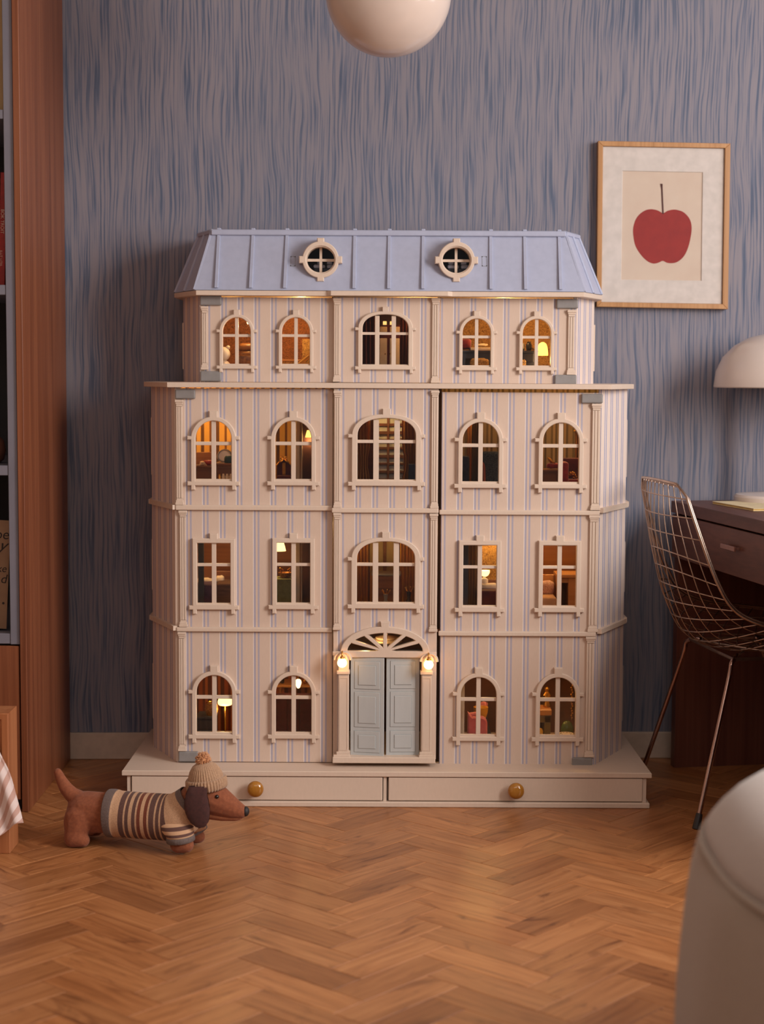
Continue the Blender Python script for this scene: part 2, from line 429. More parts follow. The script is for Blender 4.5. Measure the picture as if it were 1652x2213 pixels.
mk('base_carcass', lambda b: (box(b, bx0 + .012, bx1 - .012, YB + .03, YBK, 0.012, ZP - .0135), box(b, bx0 + .012, bx0 + .021, YB + .008, YB + .03, 0.012, ZP - .0135),
    box(b, bx1 - .021, bx1 - .012, YB + .008, YB + .03, 0.012, ZP - .0135), box(b, X(832, YB), X(839, YB), YB + .008, YB + .03, 0.012, ZP - .0135)), M_CREAM, H)
mk('base_moulding', lambda b: box(b, bx0 + .006, bx1 - .004, YB - .004, YBK, 0.0, 0.0135, 0.002), M_CREAM, H)
for (a, c, kx, ky) in ((284, 827, 552, 1706), (840, 1390, 1116, 1710)):
    d = mk('drawer', lambda b: box(b, X(a, YB, 1710), X(c, YB, 1710), YB + .004, YB + .028, 0.0155, ZP - .0155, 0.002, 2), M_CREAM, H)
    k = P(kx, ky, YB - .02)
    def knob(b):
        lathe(b, (0, 0, 0), [(0.006, 0.0), (0.006, 0.008), (0.011, 0.010), (0.018, 0.015), (0.0208, 0.021), (0.0205, 0.026), (0.017, 0.031), (0.010, 0.034), (0.003, 0.035)], 28)
        b.transform(Matrix.Translation((k.x, YB + .005, k.z)) @ Matrix.Rotation(PI / 2, 4, 'X'))
    mk('knob', knob, M_KNOB, d, smooth='all')

# --- lower body shell
XL, XR, XLO, XRO = X(381, YF), X(1297, YF), -0.614, 0.650
YO = 4.43
ZS0, ZS1 = Z(839.5, 4.225), Z(828.5, 4.225)          # slab under / top
Z2, Z1 = Z(1361, YF), Z(1100, YF)
M_SY = stripe('side_stripes_along_depth', [(0.0, (150, 152, 184)), (0.12, (228, 210, 200)), (0.28, (150, 152, 184)), (0.40, (228, 208, 196))], 0.045)
for l_ in M_SY.node_tree.links[:]:
    if l_.from_socket.name == 'X': s_ = l_.from_node; t_ = l_.to_socket; M_SY.node_tree.links.new(s_.outputs['Y'], t_); break
for nd in M_STRIPE2.node_tree.nodes:
    if nd.type == 'MATH' and nd.operation == 'DIVIDE': nd.inputs[1].default_value = 0.0198
def wall_seg(bm, p, q, t, z0, z1):
    d = Vector((q[0] - p[0], q[1] - p[1])).normalized(); n = Vector((-d.y, d.x)) * t
    prism(bm, [p, q, (q[0] + n.x, q[1] + n.y), (p[0] + n.x, p[1] + n.y)], z0, z1)
mk('corner_wing', lambda b: wall_seg(b, (XL, YF), (XLO, YO), -.008, ZP, ZS0), M_STRIPE2, H, origin=(XL - .004, YF, ZP))
mk('corner_wing', lambda b: wall_seg(b, (XR, YF), (XRO, YO), .008, ZP, ZS0), M_STRIPE2, H, origin=(XR + .012, YF, ZP))
mk('side_wall', lambda b: box(b, XLO, XLO + .008, YO, YBK, ZP, ZS0), M_SY, H)
mk('side_wall', lambda b: box(b, XRO - .008, XRO, YO, YBK, ZP, ZS0), M_SY, H)
mk('back_panel', lambda b: box(b, XLO, XRO, YBK - .018, YBK - .002, ZP, ZS0), M_CREAMIN, H)
for (py, n) in ((1098, 'l'), (1359, 'l')):
    z = Z(py, YF)
    mk('string_course', lambda b: wall_seg(b, (XL - .008, YF - .010), (XLO - .008, YO), -.012, z - .006, z + .006), M_CREAM, H)
    mk('string_course', lambda b: wall_seg(b, (XR + .008, YF - .010), (XRO + .008, YO), .012, z - .009, z + .003), M_CREAM, H)
    for s, xo in ((-1, XLO), (1, XRO)):
        mk('string_course', lambda b: box(b, xo - .009 * (s < 0), xo + .009 * (s > 0), YO, YBK - .03, z - .006, z + .006), M_CREAM, H)
for s, xo in ((-1, XLO), (1, XRO)):
    for (pa, pb) in ((905, 1030), (1170, 1280), (1440, 1560)):
        za, zb = Z(pb, YO), Z(pa, YO)
        def sw(b):
            plate(b, rect(4.46, 4.60, za, zb), [rect(4.475, 4.525, za + .012, zb - .012), rect(4.535, 4.585, za + .012, zb - .012)], -.006, 0.002, .001)
            for v in b.verts: v.co = (xo + s * (-v.co.y + 0.0), v.co.x, v.co.z)
        mk('side_window_frame', sw, M_CREAM, H)
# slab ledge
mk('storey_ledge', lambda b: prism(b, [(X(363, 4.225), 4.225), (X(1318, 4.225), 4.225), (X(1366, 4.42), 4.42), (X(1366, 4.42), YBK), (X(313, 4.42), YBK), (X(313, 4.42), 4.42)], ZS0, ZS1, .001), M_CREAM, H)
# upper body
UL, UR, ULO, URO, YUO = X(432, YU, 730), X(1246, YU, 730), X(397, 4.52, 730), X(1283, 4.53, 730), 4.52
ZC0, ZC1 = Z(640, 4.34), Z(629.5, 4.34)
mk('corner_wing', lambda b: wall_seg(b, (UL, YU), (ULO, YUO), -.008, ZS1, ZC0), M_STRIPE2, H, origin=(UL - .004, YU, ZS1))
mk('corner_wing', lambda b: wall_seg(b, (UR, YU), (URO, YUO), .008, ZS1, ZC0), M_STRIPE2, H, origin=(UR + .006, YU, ZS1))
mk('side_wall', lambda b: box(b, ULO, ULO + .008, YUO, YBK, ZS1, ZC0), M_SY, H)
mk('side_wall', lambda b: box(b, URO - .008, URO, YUO, YBK, ZS1, ZC0), M_SY, H)
mk('back_panel', lambda b: box(b, ULO, URO, YBK - .018, YBK - .002, ZS1, ZC0), M_CREAMIN, H)
for s, xo in ((-1, ULO), (1, URO)):
    za, zb = Z(800, 4.55), Z(700, 4.55)
    def sw(b):
        plate(b, rect(4.54, 4.62, za, zb), [rect(4.55, 4.575, za + .012, zb - .012), rect(4.585, 4.61, za + .012, zb - .012)], -.006, 0.002, .001)
        for v in b.verts: v.co = (xo - s * v.co.y, v.co.x, v.co.z)
    mk('side_window_frame', sw, M_CREAM, H)
cy = 4.335
mk('cornice', lambda b: prism(b, [(X(424, cy, 630), cy), (X(706, cy, 630), cy), (X(716, cy, 630), cy - .014), (X(968, cy, 630), cy - .014), (X(978, cy, 630), cy), (X(1263, cy, 630), cy), (X(1302, 4.50, 630), 4.50), (X(1302, 4.5, 630), YBK), (X(377, 4.5, 630), YBK), (X(377, 4.5, 630), 4.50)], ZC0, ZC1, .0012), M_CREAM, H)

# --- roof
zr0, zr1 = ZC1 + .0015, Z(500, 4.42)
RB = [(X(421, 4.345, 627), 4.345), (X(1262, 4.345, 627), 4.345), (X(1302, 4.505, 627), 4.505), (X(1302, 4.505, 627), YBK), (X(378, 4.505, 627), YBK), (X(378, 4.505, 627), 4.505)]
RT = [(X(459, 4.42, 500), 4.42), (X(1221, 4.42, 500), 4.42), (X(1250, 4.53, 505), 4.53), (X(1250, 4.53, 505), YBK - .01), (X(431, 4.53, 505), YBK - .01), (X(431, 4.53, 505), 4.53)]
RK = (4.42 - 4.345) / (zr1 - zr0)
OC = [P(693.5, 562, 4.37), P(986.5, 563, 4.37)]
SCU = 4.37 / 3600
def roof_shell(bm):
    a = [bm.verts.new((x, y, zr0)) for x, y in RB]; c = [bm.verts.new((x, y, zr1)) for x, y in RT]
    bm.faces.new(c); n = 6
    for i in range(1, 6): bm.faces.new((a[i], a[(i + 1) % n], c[(i + 1) % n], c[i]))
    bm.faces.new(a[::-1])
mk('roof_shell', roof_shell, M_ROOF, H)
def roof_front(bm):
    out = [(RB[0][0], zr0), (RB[1][0], zr0), (RT[1][0], zr1), (RT[0][0], zr1)]
    plate(bm, out, [circ(c.x, c.z, 31 * SCU, 29 * SCU) for c in OC], 4.345, 4.349, 0, (RK, zr0))
rf = mk('roof_panel', roof_front, M_ROOF, H)
for (pb, pt) in ((467.4, 473.5), (541.8, 547.5), (615.5, 621), (765.5, 767.3), (840.5, 842), (914.2, 915), (1061.8, 1060.8), (1136.6, 1134), (1212.3, 1208.7)):
    xb, xt = X(pb, 4.345, 620), X(pt, 4.42, 500)
    def seam(b):
        w = .0052
        pts = [Vector((xb, 4.345, zr0 + .006)), Vector((xt, 4.42, zr1 - .004)), Vector((xt, 4.425, zr1 + .0075)), Vector((xt, 4.445, zr1 + .0085))]
        for p, q in zip(pts[:2], pts[1:2]):
            prof = [(-w, 0.002), (-w * .7, -.0055), (w * .7, -.0055), (w, 0.002)]
            A = [b.verts.new((p.x + x, p.y + y, p.z)) for x, y in prof]; C = [b.verts.new((q.x + x, q.y + y, q.z)) for x, y in prof]
            for i in range(4): b.faces.new((A[i], A[(i + 1) % 4], C[(i + 1) % 4], C[i]))
            b.faces.new(A[::-1]); b.faces.new(C)
        box(b, xt - .0055, xt + .0055, 4.412, 4.44, zr1 - .004, zr1 + .0065, .0015)
    mk('roof_seam', seam, M_ROOF, rf)
mk('ridge_rail', lambda b: box(b, RT[0][0] - .002, RT[1][0] + .002, 4.407, 4.425, zr1 - .0125, zr1 + .002, .002), M_ROOF, H)
for i, j in ((1, 2), (5, 0)):
    def hip(b, i=i, j=j):
        p, q = (Vector((*RT[i], zr1 - .004)), Vector((*RT[j], zr1 - .004)))
        d = (q - p).normalized(); tube(b, [p, q], .008, 6)
    mk('ridge_rail', hip, M_ROOF, H)
    for t in (0.03, 0.5, 0.97):
        pa = Vector((*RB[i], zr0)).lerp(Vector((*RB[j], zr0)), t); pb = Vector((*RT[i], zr1)).lerp(Vector((*RT[j], zr1)), t)
        mk('roof_seam', lambda b: tube(b, [pa, pb], .005, 6), M_ROOF, H)
for c in OC:
    s = SCU
    def ocf(b):
        out = []
        R, rz, tb, tl = 39 * s, 38 * s, 46 * s, 7.5 * s
        n = 48
        for k in range(4):
            a = k * PI / 2; da = math.asin(tl / R)
            ca, sa = round(math.cos(a)), round(math.sin(a))
            def T(u, v): return (c.x + u * ca - v * sa, c.z + (u * sa + v * ca))
            out += [T(R * math.cos(da), -tl), T(tb, -tl), T(tb, tl), T(R * math.cos(da), tl)]
            for i in range(1, 10):
                w = a + da + (PI / 2 - 2 * da) * i / 10; out.append((c.x + R * math.cos(w), c.z + R * math.sin(w)))
        plate(b, out, [circ(c.x, c.z, 31 * s, 29 * s)], 4.352, 4.40, .0018)
        plate(b, circ(c.x, c.z, 32 * s, 31 * s), [circ(c.x, c.z, 29.5 * s, 27 * s)], 4.356, 4.40, .001)
    o = mk('round_window_frame', ocf, M_CREAM, H)
    mk('glazing_bar', lambda b: box(b, c.x - 2.8 * s, c.x + 2.8 * s, 4.379, 4.385, c.z - 28 * s, c.z + 28 * s), M_CREAM, o)
    mk('glazing_bar', lambda b: box(b, c.x - 29 * s, c.x + 29 * s, 4.378, 4.384, c.z - 2.8 * s, c.z + 2.8 * s), M_CREAM, o)
    mk('glass_sheet', lambda b: plate(b, circ(c.x, c.z, 31 * s, 29 * s), [], 4.388, 4.3895), M_GLASS, o)
for px in (633, 1048):
    q = P(px, 564, 4.37); yq = 4.345 + RK * (q.z - zr0)
    mk('latch_outline', lambda b: plate(b, rect(q.x - .0062, q.x + .0062, q.z - .0135, q.z + .0135), [rect(q.x - .0055, q.x + .0055, q.z - .0126, q.z + .0126)], 4.345 - .0007, 4.345 + .001, 0, (RK, zr0)), M_HINGE, rf)
    for a in (-1, 1):
        for c2 in (-1, 1):
            mk('latch_rivet', lambda b: box(b, q.x + a * .0055 - .001, q.x + a * .0055 + .001, yq + RK * c2 * .012 - .0012, yq + RK * c2 * .012 + .001, q.z + c2 * .012 - .001, q.z + c2 * .012 + .001), M_DARK, rf)

# --- facade panels with window holes
def f_arch(s, hw, z0, spring, rise, ex=2.0, n=20):
    """right-to-left arch points, hw half width"""
    out = []
    for i in range(n + 1):
        t = PI * i / n; cx_, sx_ = math.cos(t), math.sin(t)
        out.append((hw * math.copysign(abs(cx_) ** (2 / ex), cx_), spring + rise * abs(sx_) ** (2 / ex)))
    return out
def window(parent, kind, cx, ky, sb, Y, sx=1.0, nm='window_frame'):
    """cx, key-stone top ky, sill bottom sb in photo pixels; builds frame, bars, glass; returns wall hole"""
    m = Y / 3600 * 1.004; c = P(cx, sb, Y); top = P(cx, ky, Y)
    ref = {'arch': 161.0, 'rect': 165.0, 'wide': 167.0}[kind]
    kz = (top.z - c.z) / ref; kx = m * sx
    T = lambda l: [(c.x + x * kx, c.z + z * kz) for x, z in l]
    if kind == 'arch':
        o_hw, i_hw, key, sh = 48.5, 38.8, 9, 99
        arch = f_arch(1, o_hw, 0, 101, 48); ih = [(i_hw, 10)] + f_arch(1, i_hw, 0, 101, 39) + [(-i_hw, 10)]
        vs, hb = [0], (87, 94.5)
    elif kind == 'wide':
        o_hw, i_hw, key, sh = 75, 62.5, 9, 104
        arch = f_arch(1, o_hw, 0, 106, 49, 2.35, 28); ih = [(i_hw, 12)] + f_arch(1, i_hw, 0, 108, 38.5, 2.3, 24) + [(-i_hw, 12)]
        vs, hb = [-22.5, 22.5], (92.5, 99.5)
    else:
        o_hw, i_hw, key, sh = 46, 36, 9, None
        arch = [(o_hw, 154), (-o_hw, 154)]; ih = [(i_hw, 12), (i_hw, 144), (-i_hw, 144), (-i_hw, 12)]
        vs, hb = [0], (93.5, 100)
    fw = 9
    right = [(o_hw - fw, 0), (o_hw - fw, -9.5), (o_hw, -9.5), (o_hw, 0), (o_hw + 8, 0), (o_hw + 8, 9), (o_hw, 9)]
    if sh: right += [(o_hw, sh), (o_hw + 8, sh), (o_hw + 8, sh + 8), (o_hw - .6, sh + 8)]
    ztop = lambda x: next(((a[1] + (b_[1] - a[1]) * (x - a[0]) / (b_[0] - a[0] + 1e-9)) for a, b_ in zip(arch, arch[1:]) if a[0] >= x >= b_[0]), arch[0][1])
    ar = [p for p in arch if p[0] > key + .5 and p[1] > (sh + 8.5 if sh else 0)]
    right += ar + [(key, ztop(key)), (key, ref)]
    outer = right + [(-x, z) for x, z in right[::-1]]
    fr = mk(nm, lambda b: plate(b, T(outer), [T(ih)], Y - .0115, Y + .001, .0016), M_CREAM, parent)
    bars = lambda x0, x1, z0, z1, d: mk('glazing_bar', lambda b: box(b, c.x + x0 * kx, c.x + x1 * kx, Y - .004 + d, Y + .003, c.z + z0 * kz, c.z + z1 * kz, .0006), M_CREAM, fr)
    bw = 4.8 if kind != 'wide' else 6.0
    for v in vs: bars(v - bw, v + bw, 10, 143 if kind != 'rect' else 145, 0) if kind == 'rect' else bars(v - bw, v + bw, 10, 140.5 if kind == 'arch' else (147 if abs(v) < 1 else 143), 0)
    bars(-i_hw, i_hw, hb[0], hb[1], .0004)
    bars(-i_hw, i_hw, 9.5, 14, -.002)
    hole = T([(x * 1.0 + math.copysign(.6, x), z + (.6 if z > 50 else -.6)) for x, z in ih])
    mk('glass_sheet', lambda b: plate(b, hole, [], Y + .0035, Y + .0045), M_GLASS, fr)
    return hole
ROWS = {}
wl = [('arch', 462.5, 888, 1049), ('arch', 634.5, 888, 1049), ('rect', 463.2, 1152, 1316.7), ('rect', 634.7, 1151.5, 1316), ('arch', 464, 1437, 1595), ('arch', 635, 1438, 1595)]
wr = [('arch', 1038, 891, 1054.5), ('arch', 1211, 892, 1055.5), ('rect', 1036.2, 1156.5, 1322), ('rect', 1208, 1157, 1322.5), ('arch', 1033.4, 1441.5, 1600), ('arch', 1204.3, 1442, 1601)]
wc = [('wide', 835.3, 883, 1050), ('wide', 833.8, 1149, 1314.6)]
X0S = X(438.7, YF)
def facade(px0, px1, py0, py1, Y, wins, th=.010, extra=None, sx=None, org=None):
    holes = []
    for w in wins:
        k, cx, ky, sb = w[:4]
        holes.append(window(H, k, cx, ky, sb, Y, w[4] if len(w) > 4 else 1.0))
    if extra: holes += extra
    a, c = P(px0, py1, Y), P(px1, py0, Y)
    o = org if org is not None else X0S
    return mk('facade_panel', lambda b: plate(b, rect(a.x, X(px1, Y), a.z, c.z), holes, Y, Y + th, .0012), M_STRIPE, H, origin=(o + math.floor((a.x - o) / .0434) * .0434, Y, a.z))
fL = facade(380.5, 719.5, 840.6, 1646, YF, wl)
fR = facade(949.5, 1296, 849, 1653, YF, wr)
dz0 = Z(1637, YC)
door_hole = rect(X(756, YC), X(913, YC), Z(1636, YC), Z(1408.5, YC))
fan_out = [(X(834, YC) + 83 * YC / 3600 * math.cos(t), Z(1408.5, YC) + 41 * YC / 3600 * math.sin(t)) for t in [PI * i / 24 for i in range(25)]]
dh = [(X(756, YC), Z(1636, YC)), (X(912.5, YC), Z(1636, YC)), (X(912.5, YC), Z(1410, YC))] + fan_out + [(X(756, YC), Z(1410, YC))]
fC = facade(719.6, 946.5, 840.8, 1640, YC, wc, .022, [dh])
wu1 = [('arch', 512.4, 669.4, 797.3, .769), ('arch', 640, 669.5, 797.5, .769)]
wu3 = [('arch', 1029.5, 672, 800.6, .775), ('arch', 1159, 673, 801, .775)]
U0 = X(514.4, YU, 700)
fUL = facade(433.5, 719.5, 643.5, 825.5, YU, wu1, org=U0)
fUC = facade(720, 947.5, 643.5, 826.5, YU - .010, [('wide', 833, 663, 799, .785)], .016, org=U0)
fUR = facade(950, 1239, 645.5, 828.5, YU, wu3, org=U0)

def pilaster(parent, px0, px1, py0, py1, Y, flare=2.5):
    s = Y / 3600; x0, x1 = X(px0, Y), X(px1, Y); z0, z1 = Z(py1, Y), Z(py0, Y)
    def f(b):
        g = flare * s; a, c = x0 + g, x1 - g; w = c - a
        box(b, a, c, Y - .0035, Y + .001, z0, z1)
        for k in range(3):
            u0, u1 = ((0, .24), (.30, .62), (.68, 1))[k]
            box(b, a + w * u0, a + w * u1, Y - .0065, Y - .003, z0 + 15 * s, z1 - 15 * s, .0006)
        box(b, a, c, Y - .0065, Y, z1 - 14 * s, z1 - 9 * s, .0005); box(b, x0 + g * .5, x1 - g * .5, Y - .0085, Y, z1 - 9.5 * s, z1 - 5 * s, .0008); box(b, x0, x1, Y - .0105, Y, z1 - 5.5 * s, z1, .0008)
        box(b, a, c, Y - .0065, Y, z0 + 10 * s, z0 + 14.5 * s, .0005); box(b, x0 + g * .4, x1 - g * .4, Y - .0085, Y, z0 + 5 * s, z0 + 10.5 * s, .0008); box(b, x0, x1, Y - .0105, Y, z0, z0 + 5.5 * s, .0008)
    return mk('pilaster', f, M_CREAM, parent)
for a in ((380, 398, 866, 1093), (386.5, 405, 1105, 1356), (383, 401, 1367, 1624)): pilaster(fL, *a, YF)
for a in ((1275, 1297, 870, 1100), (1273, 1296, 1111, 1363), (1270, 1292, 1373, 1633)): pilaster(fR, *a, YF)
for a in ((720.5, 738, 845, 1098), (720.5, 738, 1108.5, 1361), (929.5, 948, 843.5, 1098), (928.5, 947.5, 1109, 1364)): pilaster(fC, *a, YC)
pilaster(fUL, 436, 452, 664, 801, YU); pilaster(fUR, 1220, 1239, 668, 808, YU)
pilaster(fUC, 719, 736.5, 645, 825.5, YU - .010); pilaster(fUC, 929, 948, 643.5, 827, YU - .010)
def course(parent, px0, px1, py0, py1, Y):
    return mk('string_course', lambda b: box(b, X(px0, Y), X(px1, Y), Y - .010, Y + .001, Z(py1, Y), Z(py0, Y), .0022, 2), M_CREAM, parent)
course(fL, 380, 719, 1093, 1104, YF); course(fL, 381, 719, 1356.5, 1366, YF)
course(fR, 950, 1296, 1101, 1111, YF); course(fR, 950, 1292, 1362.5, 1372.5, YF)
course(fC, 717.5, 948, 1097.5, 1108, YC); course(fC, 720, 946.5, 1407, 1416.5, YC)
for (par, a, c, t, b_, Y) in ((fL, 381, 424, 844, 864, YF), (fL, 384, 427, 1625, 1647, YF), (fR, 1253, 1299, 849, 869, YF), (fR, 1244, 1288, 1634, 1654, YF),
                              (fUL, 435, 481, 641, 662, YU), (fUL, 435, 480, 804, 826, YU), (fUR, 1197, 1243, 645, 665, YU), (fUR, 1195, 1242, 808, 829, YU)):
    def hg(b):
        box(b, X(a, Y), X(c, Y), Y - .010, Y, Z(b_, Y), Z(t, Y), .003, 2)
    hh = mk('hinge_plate', hg, M_HINGE, par, label='zinc grey hinge plate')
for (px, py, Y) in ((388, 840.5, YF), (444, 828, YU), (446, 641, YU), (1232, 829, YU), (1236, 643, YU)):
    mk('hinge_pin', lambda b: lathe(b, (X(px, Y), Y + .004, Z(py, Y) - .006), [(.003, 0), (.003, .012)], 10), M_CREAM, H)
# --- portico
s = YC / 3600
cxd, zsp = X(834, YC), Z(1408, YC)
def fanlight(b):
    ho, hi_, ro, ri = 97 * s, 82 * s, 56 * s, 40 * s
    out = [(cxd + 98 * s, zsp - 12 * s), (cxd + 98 * s, zsp)] + [(cxd + ho * math.cos(PI * i / 40), zsp + ro * math.sin(PI * i / 40)) for i in range(41)] + [(cxd - 98 * s, zsp), (cxd - 98 * s, zsp - 12 * s)]
    kx0 = 9 * s; zk = zsp + ro * math.sqrt(1 - (kx0 / ho) ** 2)
    o2 = []
    done = False
    for p in out:
        if abs(p[0] - cxd) < 10 * s and p[1] > zsp + 10 * s:
            if not done:
                o2 += [(cxd + kx0, zk), (cxd + 10.5 * s, zsp + 67 * s), (cxd - 10.5 * s, zsp + 67 * s), (cxd - kx0, zk)]; done = True
        else: o2.append(p)
    # six wedge openings between five spokes
    holes = []
    an = [0, 31, 60, 90, 120, 149, 180]
    def E(t): return (hi_ * math.cos(t), ri * math.sin(t))
    for k in range(6):
        t0, t1 = math.radians(an[k]), math.radians(an[k + 1])
        hw = 3.9 * s
        pts = []
        for i in range(9):
            t = t0 + (t1 - t0) * i / 8; p = Vector(E(t))
            if i == 0 and k > 0: d = Vector((-p.y, p.x)).normalized(); p = p + d * hw
            if i == 8 and k < 5: d = Vector((p.y, -p.x)).normalized(); p = p + d * hw
            pts.append(p)
        a, b2 = pts[0], pts[-1]
        ia = Vector((20 * s if k == 0 else a.x * .12, 0 if k == 0 else max(a.y * .12, 0))); ib = Vector((-20 * s if k == 5 else b2.x * .12, 0 if k == 5 else max(b2.y * .12, 0)))
        mid = (pts[4]) * .22
        if k == 0: inner = [ib * 1.0 + Vector((6 * s, 0)), Vector((24 * s, 0))]
        elif k == 5: inner = [Vector((-24 * s, 0)), ia * 1.0 - Vector((6 * s, 0))]
        else:
            da = Vector((math.cos(t0), math.sin(t0) * .7)).normalized(); inner = [mid + (b2 - mid) * .02, mid]
            inner = [mid]
        holes.append([(cxd + p.x, zsp + 2 * s + max(p.y, 0)) for p in pts + inner])
    plate(b, o2, holes, YC - .013, YC + .001, .0014)
fan = mk('fanlight', fanlight, M_CREAM, fC)
mk('fanlight_glass', lambda b: plate(b, [(cxd + 84 * s, zsp)] + [(cxd + 84 * s * math.cos(PI * i / 20), zsp + 42 * s * math.sin(PI * i / 20)) for i in range(1, 20)] + [(cxd - 84 * s, zsp)], [], YC + .003, YC + .004), M_GLASS, fC)
for (c0, c1, k0, k1, p0, p1) in ((732.5, 755.5, 729, 757.5, 722, 758.5), (914.5, 936.5, 911, 939, 909, 944)):
    Yc_ = YC - .022
    def colm(b):
        x0, x1 = X(c0, Yc_), X(c1, Yc_)
        box(b, x0, x1, Yc_, YC, Z(1627, Yc_), Z(1456, Yc_), .001)
        plate(b, rect(x0 + .003, x1 - .003, Z(1622, Yc_), Z(1464, Yc_)), [rect(x0 + .0045, x1 - .0045, Z(1620, Yc_), Z(1466, Yc_))], Yc_ - .0008, Yc_ + .001)
        box(b, x0, x1, Yc_ + .004, YC, Z(1452, Yc_), Z(1422, Yc_), .001)
        box(b, X(k0, Yc_), X(k1, Yc_), Yc_ - .004, YC, Z(1457.5, Yc_), Z(1450, Yc_), .0014, 2)
        box(b, X(c0 - 4, Yc_), X(c1 + 3, Yc_), Yc_ - .004, YC, Z(1632, Yc_), Z(1625, Yc_), .0012); box(b, X(p0, Yc_), X(p1, Yc_), Yc_ - .008, YC, Z(1639, Yc_), Z(1631, Yc_), .0012)
    mk('portico_column', colm, M_CREAM, fC)
mk('door_step', lambda b: box(b, X(720, 4.20), X(945.5, 4.20), 4.203, YF, Z(1650, 4.203), Z(1637, 4.203), .0015), M_CREAM, fC)
for (px0, px1, rot, hx) in ((757.5, 831.5, -0.17, 757.5), (834.5, 907.5, 0.03, 907.5)):
    a, c = P(px0, 1634, YC - .002), P(px1, 1421, YC - .002); yd = YC - .002
    R = Matrix.Translation((X(hx, yd), yd, 0)) @ Matrix.Rotation(rot, 4, 'Z') @ Matrix.Translation((-X(hx, yd), -yd, 0))
    dl = mk('door_leaf', lambda b: box(b, a.x, c.x, yd, yd + .006, a.z, c.z, .0006), M_DOOR, H, xf=R)
    hgt = c.z - a.z; w = c.x - a.x
    for (u, v) in ((.686, .965), (.300, .655), (.045, .262)):
        x0, x1, z0, z1 = a.x + w * .12, c.x - w * .12, a.z + hgt * u, a.z + hgt * v
        def pnl(b):
            plate(b, rect(x0, x1, z0, z1), [], yd - .0016, yd + .001, .0008)
            i = .0105; plate(b, rect(x0 + i, x1 - i, z0 + i, z1 - i), [], yd - .0034, yd, .0010)
        mk('door_panel', pnl, M_DOOR, dl, xf=R)
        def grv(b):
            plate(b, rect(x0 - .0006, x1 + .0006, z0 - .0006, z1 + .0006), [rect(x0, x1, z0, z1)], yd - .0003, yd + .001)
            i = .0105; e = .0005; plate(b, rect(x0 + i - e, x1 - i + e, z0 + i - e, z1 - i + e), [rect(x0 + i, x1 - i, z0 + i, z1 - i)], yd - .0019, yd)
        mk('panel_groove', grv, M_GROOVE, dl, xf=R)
M_GLOBE = glow('porch_globe_light', (255, 190, 110), 10.0)
M_BRACK = MC('gilded_bracket', (196, 140, 66), 0.35, 0.6)
for px, py in ((739.7, 1432.5), (926.8, 1436.5)):
    g = P(px, py, 4.196)
    bk = mk('porch_lantern', lambda b: (tube(b, smoothpath([g + Vector((0, .02, .026)), g + Vector((0, .006, .0275)), g + Vector((0, -.001, .022)), g + Vector((0, 0, .0115))], 5), .0022, 8),
        lathe(b, g + Vector((0, 0, .0095)), [(.0055, 0), (.0048, .005), (.002, .008)], 14)), M_BRACK, H, smooth=True, label='gilded porch lantern bracket')
    mk('lantern_hoop', lambda b: (tube(b, [g + Vector((math.cos(t) * .0165 + .006, .010, math.sin(t) * .02 + .006)) for t in [PI * i / 12 for i in range(13)]], .0035, 8), 
        tube(b, [g + Vector((math.cos(t) * .0165 - .004, .012, math.sin(t) * .018 + .006)) for t in [PI * i / 12 for i in range(13)]], .003, 8)), M_CREAM, bk, smooth=True)
    mk('lantern_globe', lambda b: ball(b, g, .0124, 3), M_GLOBE, bk, smooth='all')

# ================================================================ ROOMS INSIDE THE DOLLHOUSE
M_FLO1 = floral('russet_floral_paper', (166, 104, 56), (86, 48, 30), 90)
M_FLO2 = floral('ochre_floral_paper', (196, 150, 84), (96, 62, 36), 95)
M_PANEL = wood('doll_room_wood_panelling', (110, 60, 30), (140, 80, 40), (160, 98, 52), 'X', 60)
M_DARKR = MC('dark_brown_paper', (88, 46, 32), 0.8, c2=(66, 34, 26), sc=(30, 30, 12))
M_AMBER = stripe('amber_stripe_paper', [(0.0, (216, 164, 80)), (0.35, (120, 74, 34)), (0.5, (226, 176, 92)), (0.78, (96, 62, 34))], 0.042, 0.8)
M_RUSTST = stripe('rust_stripe_paper', [(0.0, (150, 72, 40)), (0.3, (96, 40, 28)), (0.5, (168, 92, 54)), (0.7, (84, 36, 26))], 0.036, 0.8)
M_TAUPE = stripe('taupe_stripe_paper', [(0.0, (136, 112, 84)), (0.4, (96, 78, 58)), (0.6, (150, 122, 92)), (0.8, (84, 66, 50))], 0.030, 0.8)
M_RFLOOR = wood('doll_room_floorboards', (96, 56, 32), (116, 70, 42), (134, 84, 52), 'Y', 60)
M_PARTN = MC('gap_shade_partition', (58, 40, 32), 0.8)  # colour darkened to put shade into the gap between facade panels
FL3, FL2, FL1, FLU = ZP, Z2, Z1, ZS1
XM0, XM1 = X(717, 4.27), X(950, 4.27)
for z in (Z2, Z1):
    mk('room_floor', lambda b: box(b, XLO + .008, XRO - .008, 4.435, YBK - .018, z - .008, z), M_RFLOOR, H)
    mk('room_floor', lambda b: prism(b, [(XL + .012, YF + .012), (XR - .012, YF + .012), (XRO - .012, 4.435), (XLO + .012, 4.435)], z - .008, z), M_RFLOOR, H)
for x in (XM0, XM1):
    mk('partition_wall', lambda b: box(b, x - .004, x + .004, YF + .02, YBK - .018, ZP, ZS0), M_PARTN, H)
    mk('partition_wall', lambda b: box(b, x - .004, x + .004, YU + .02, YBK - .018, ZS1, ZC0), M_PARTN, H)
YW = YBK - .0185
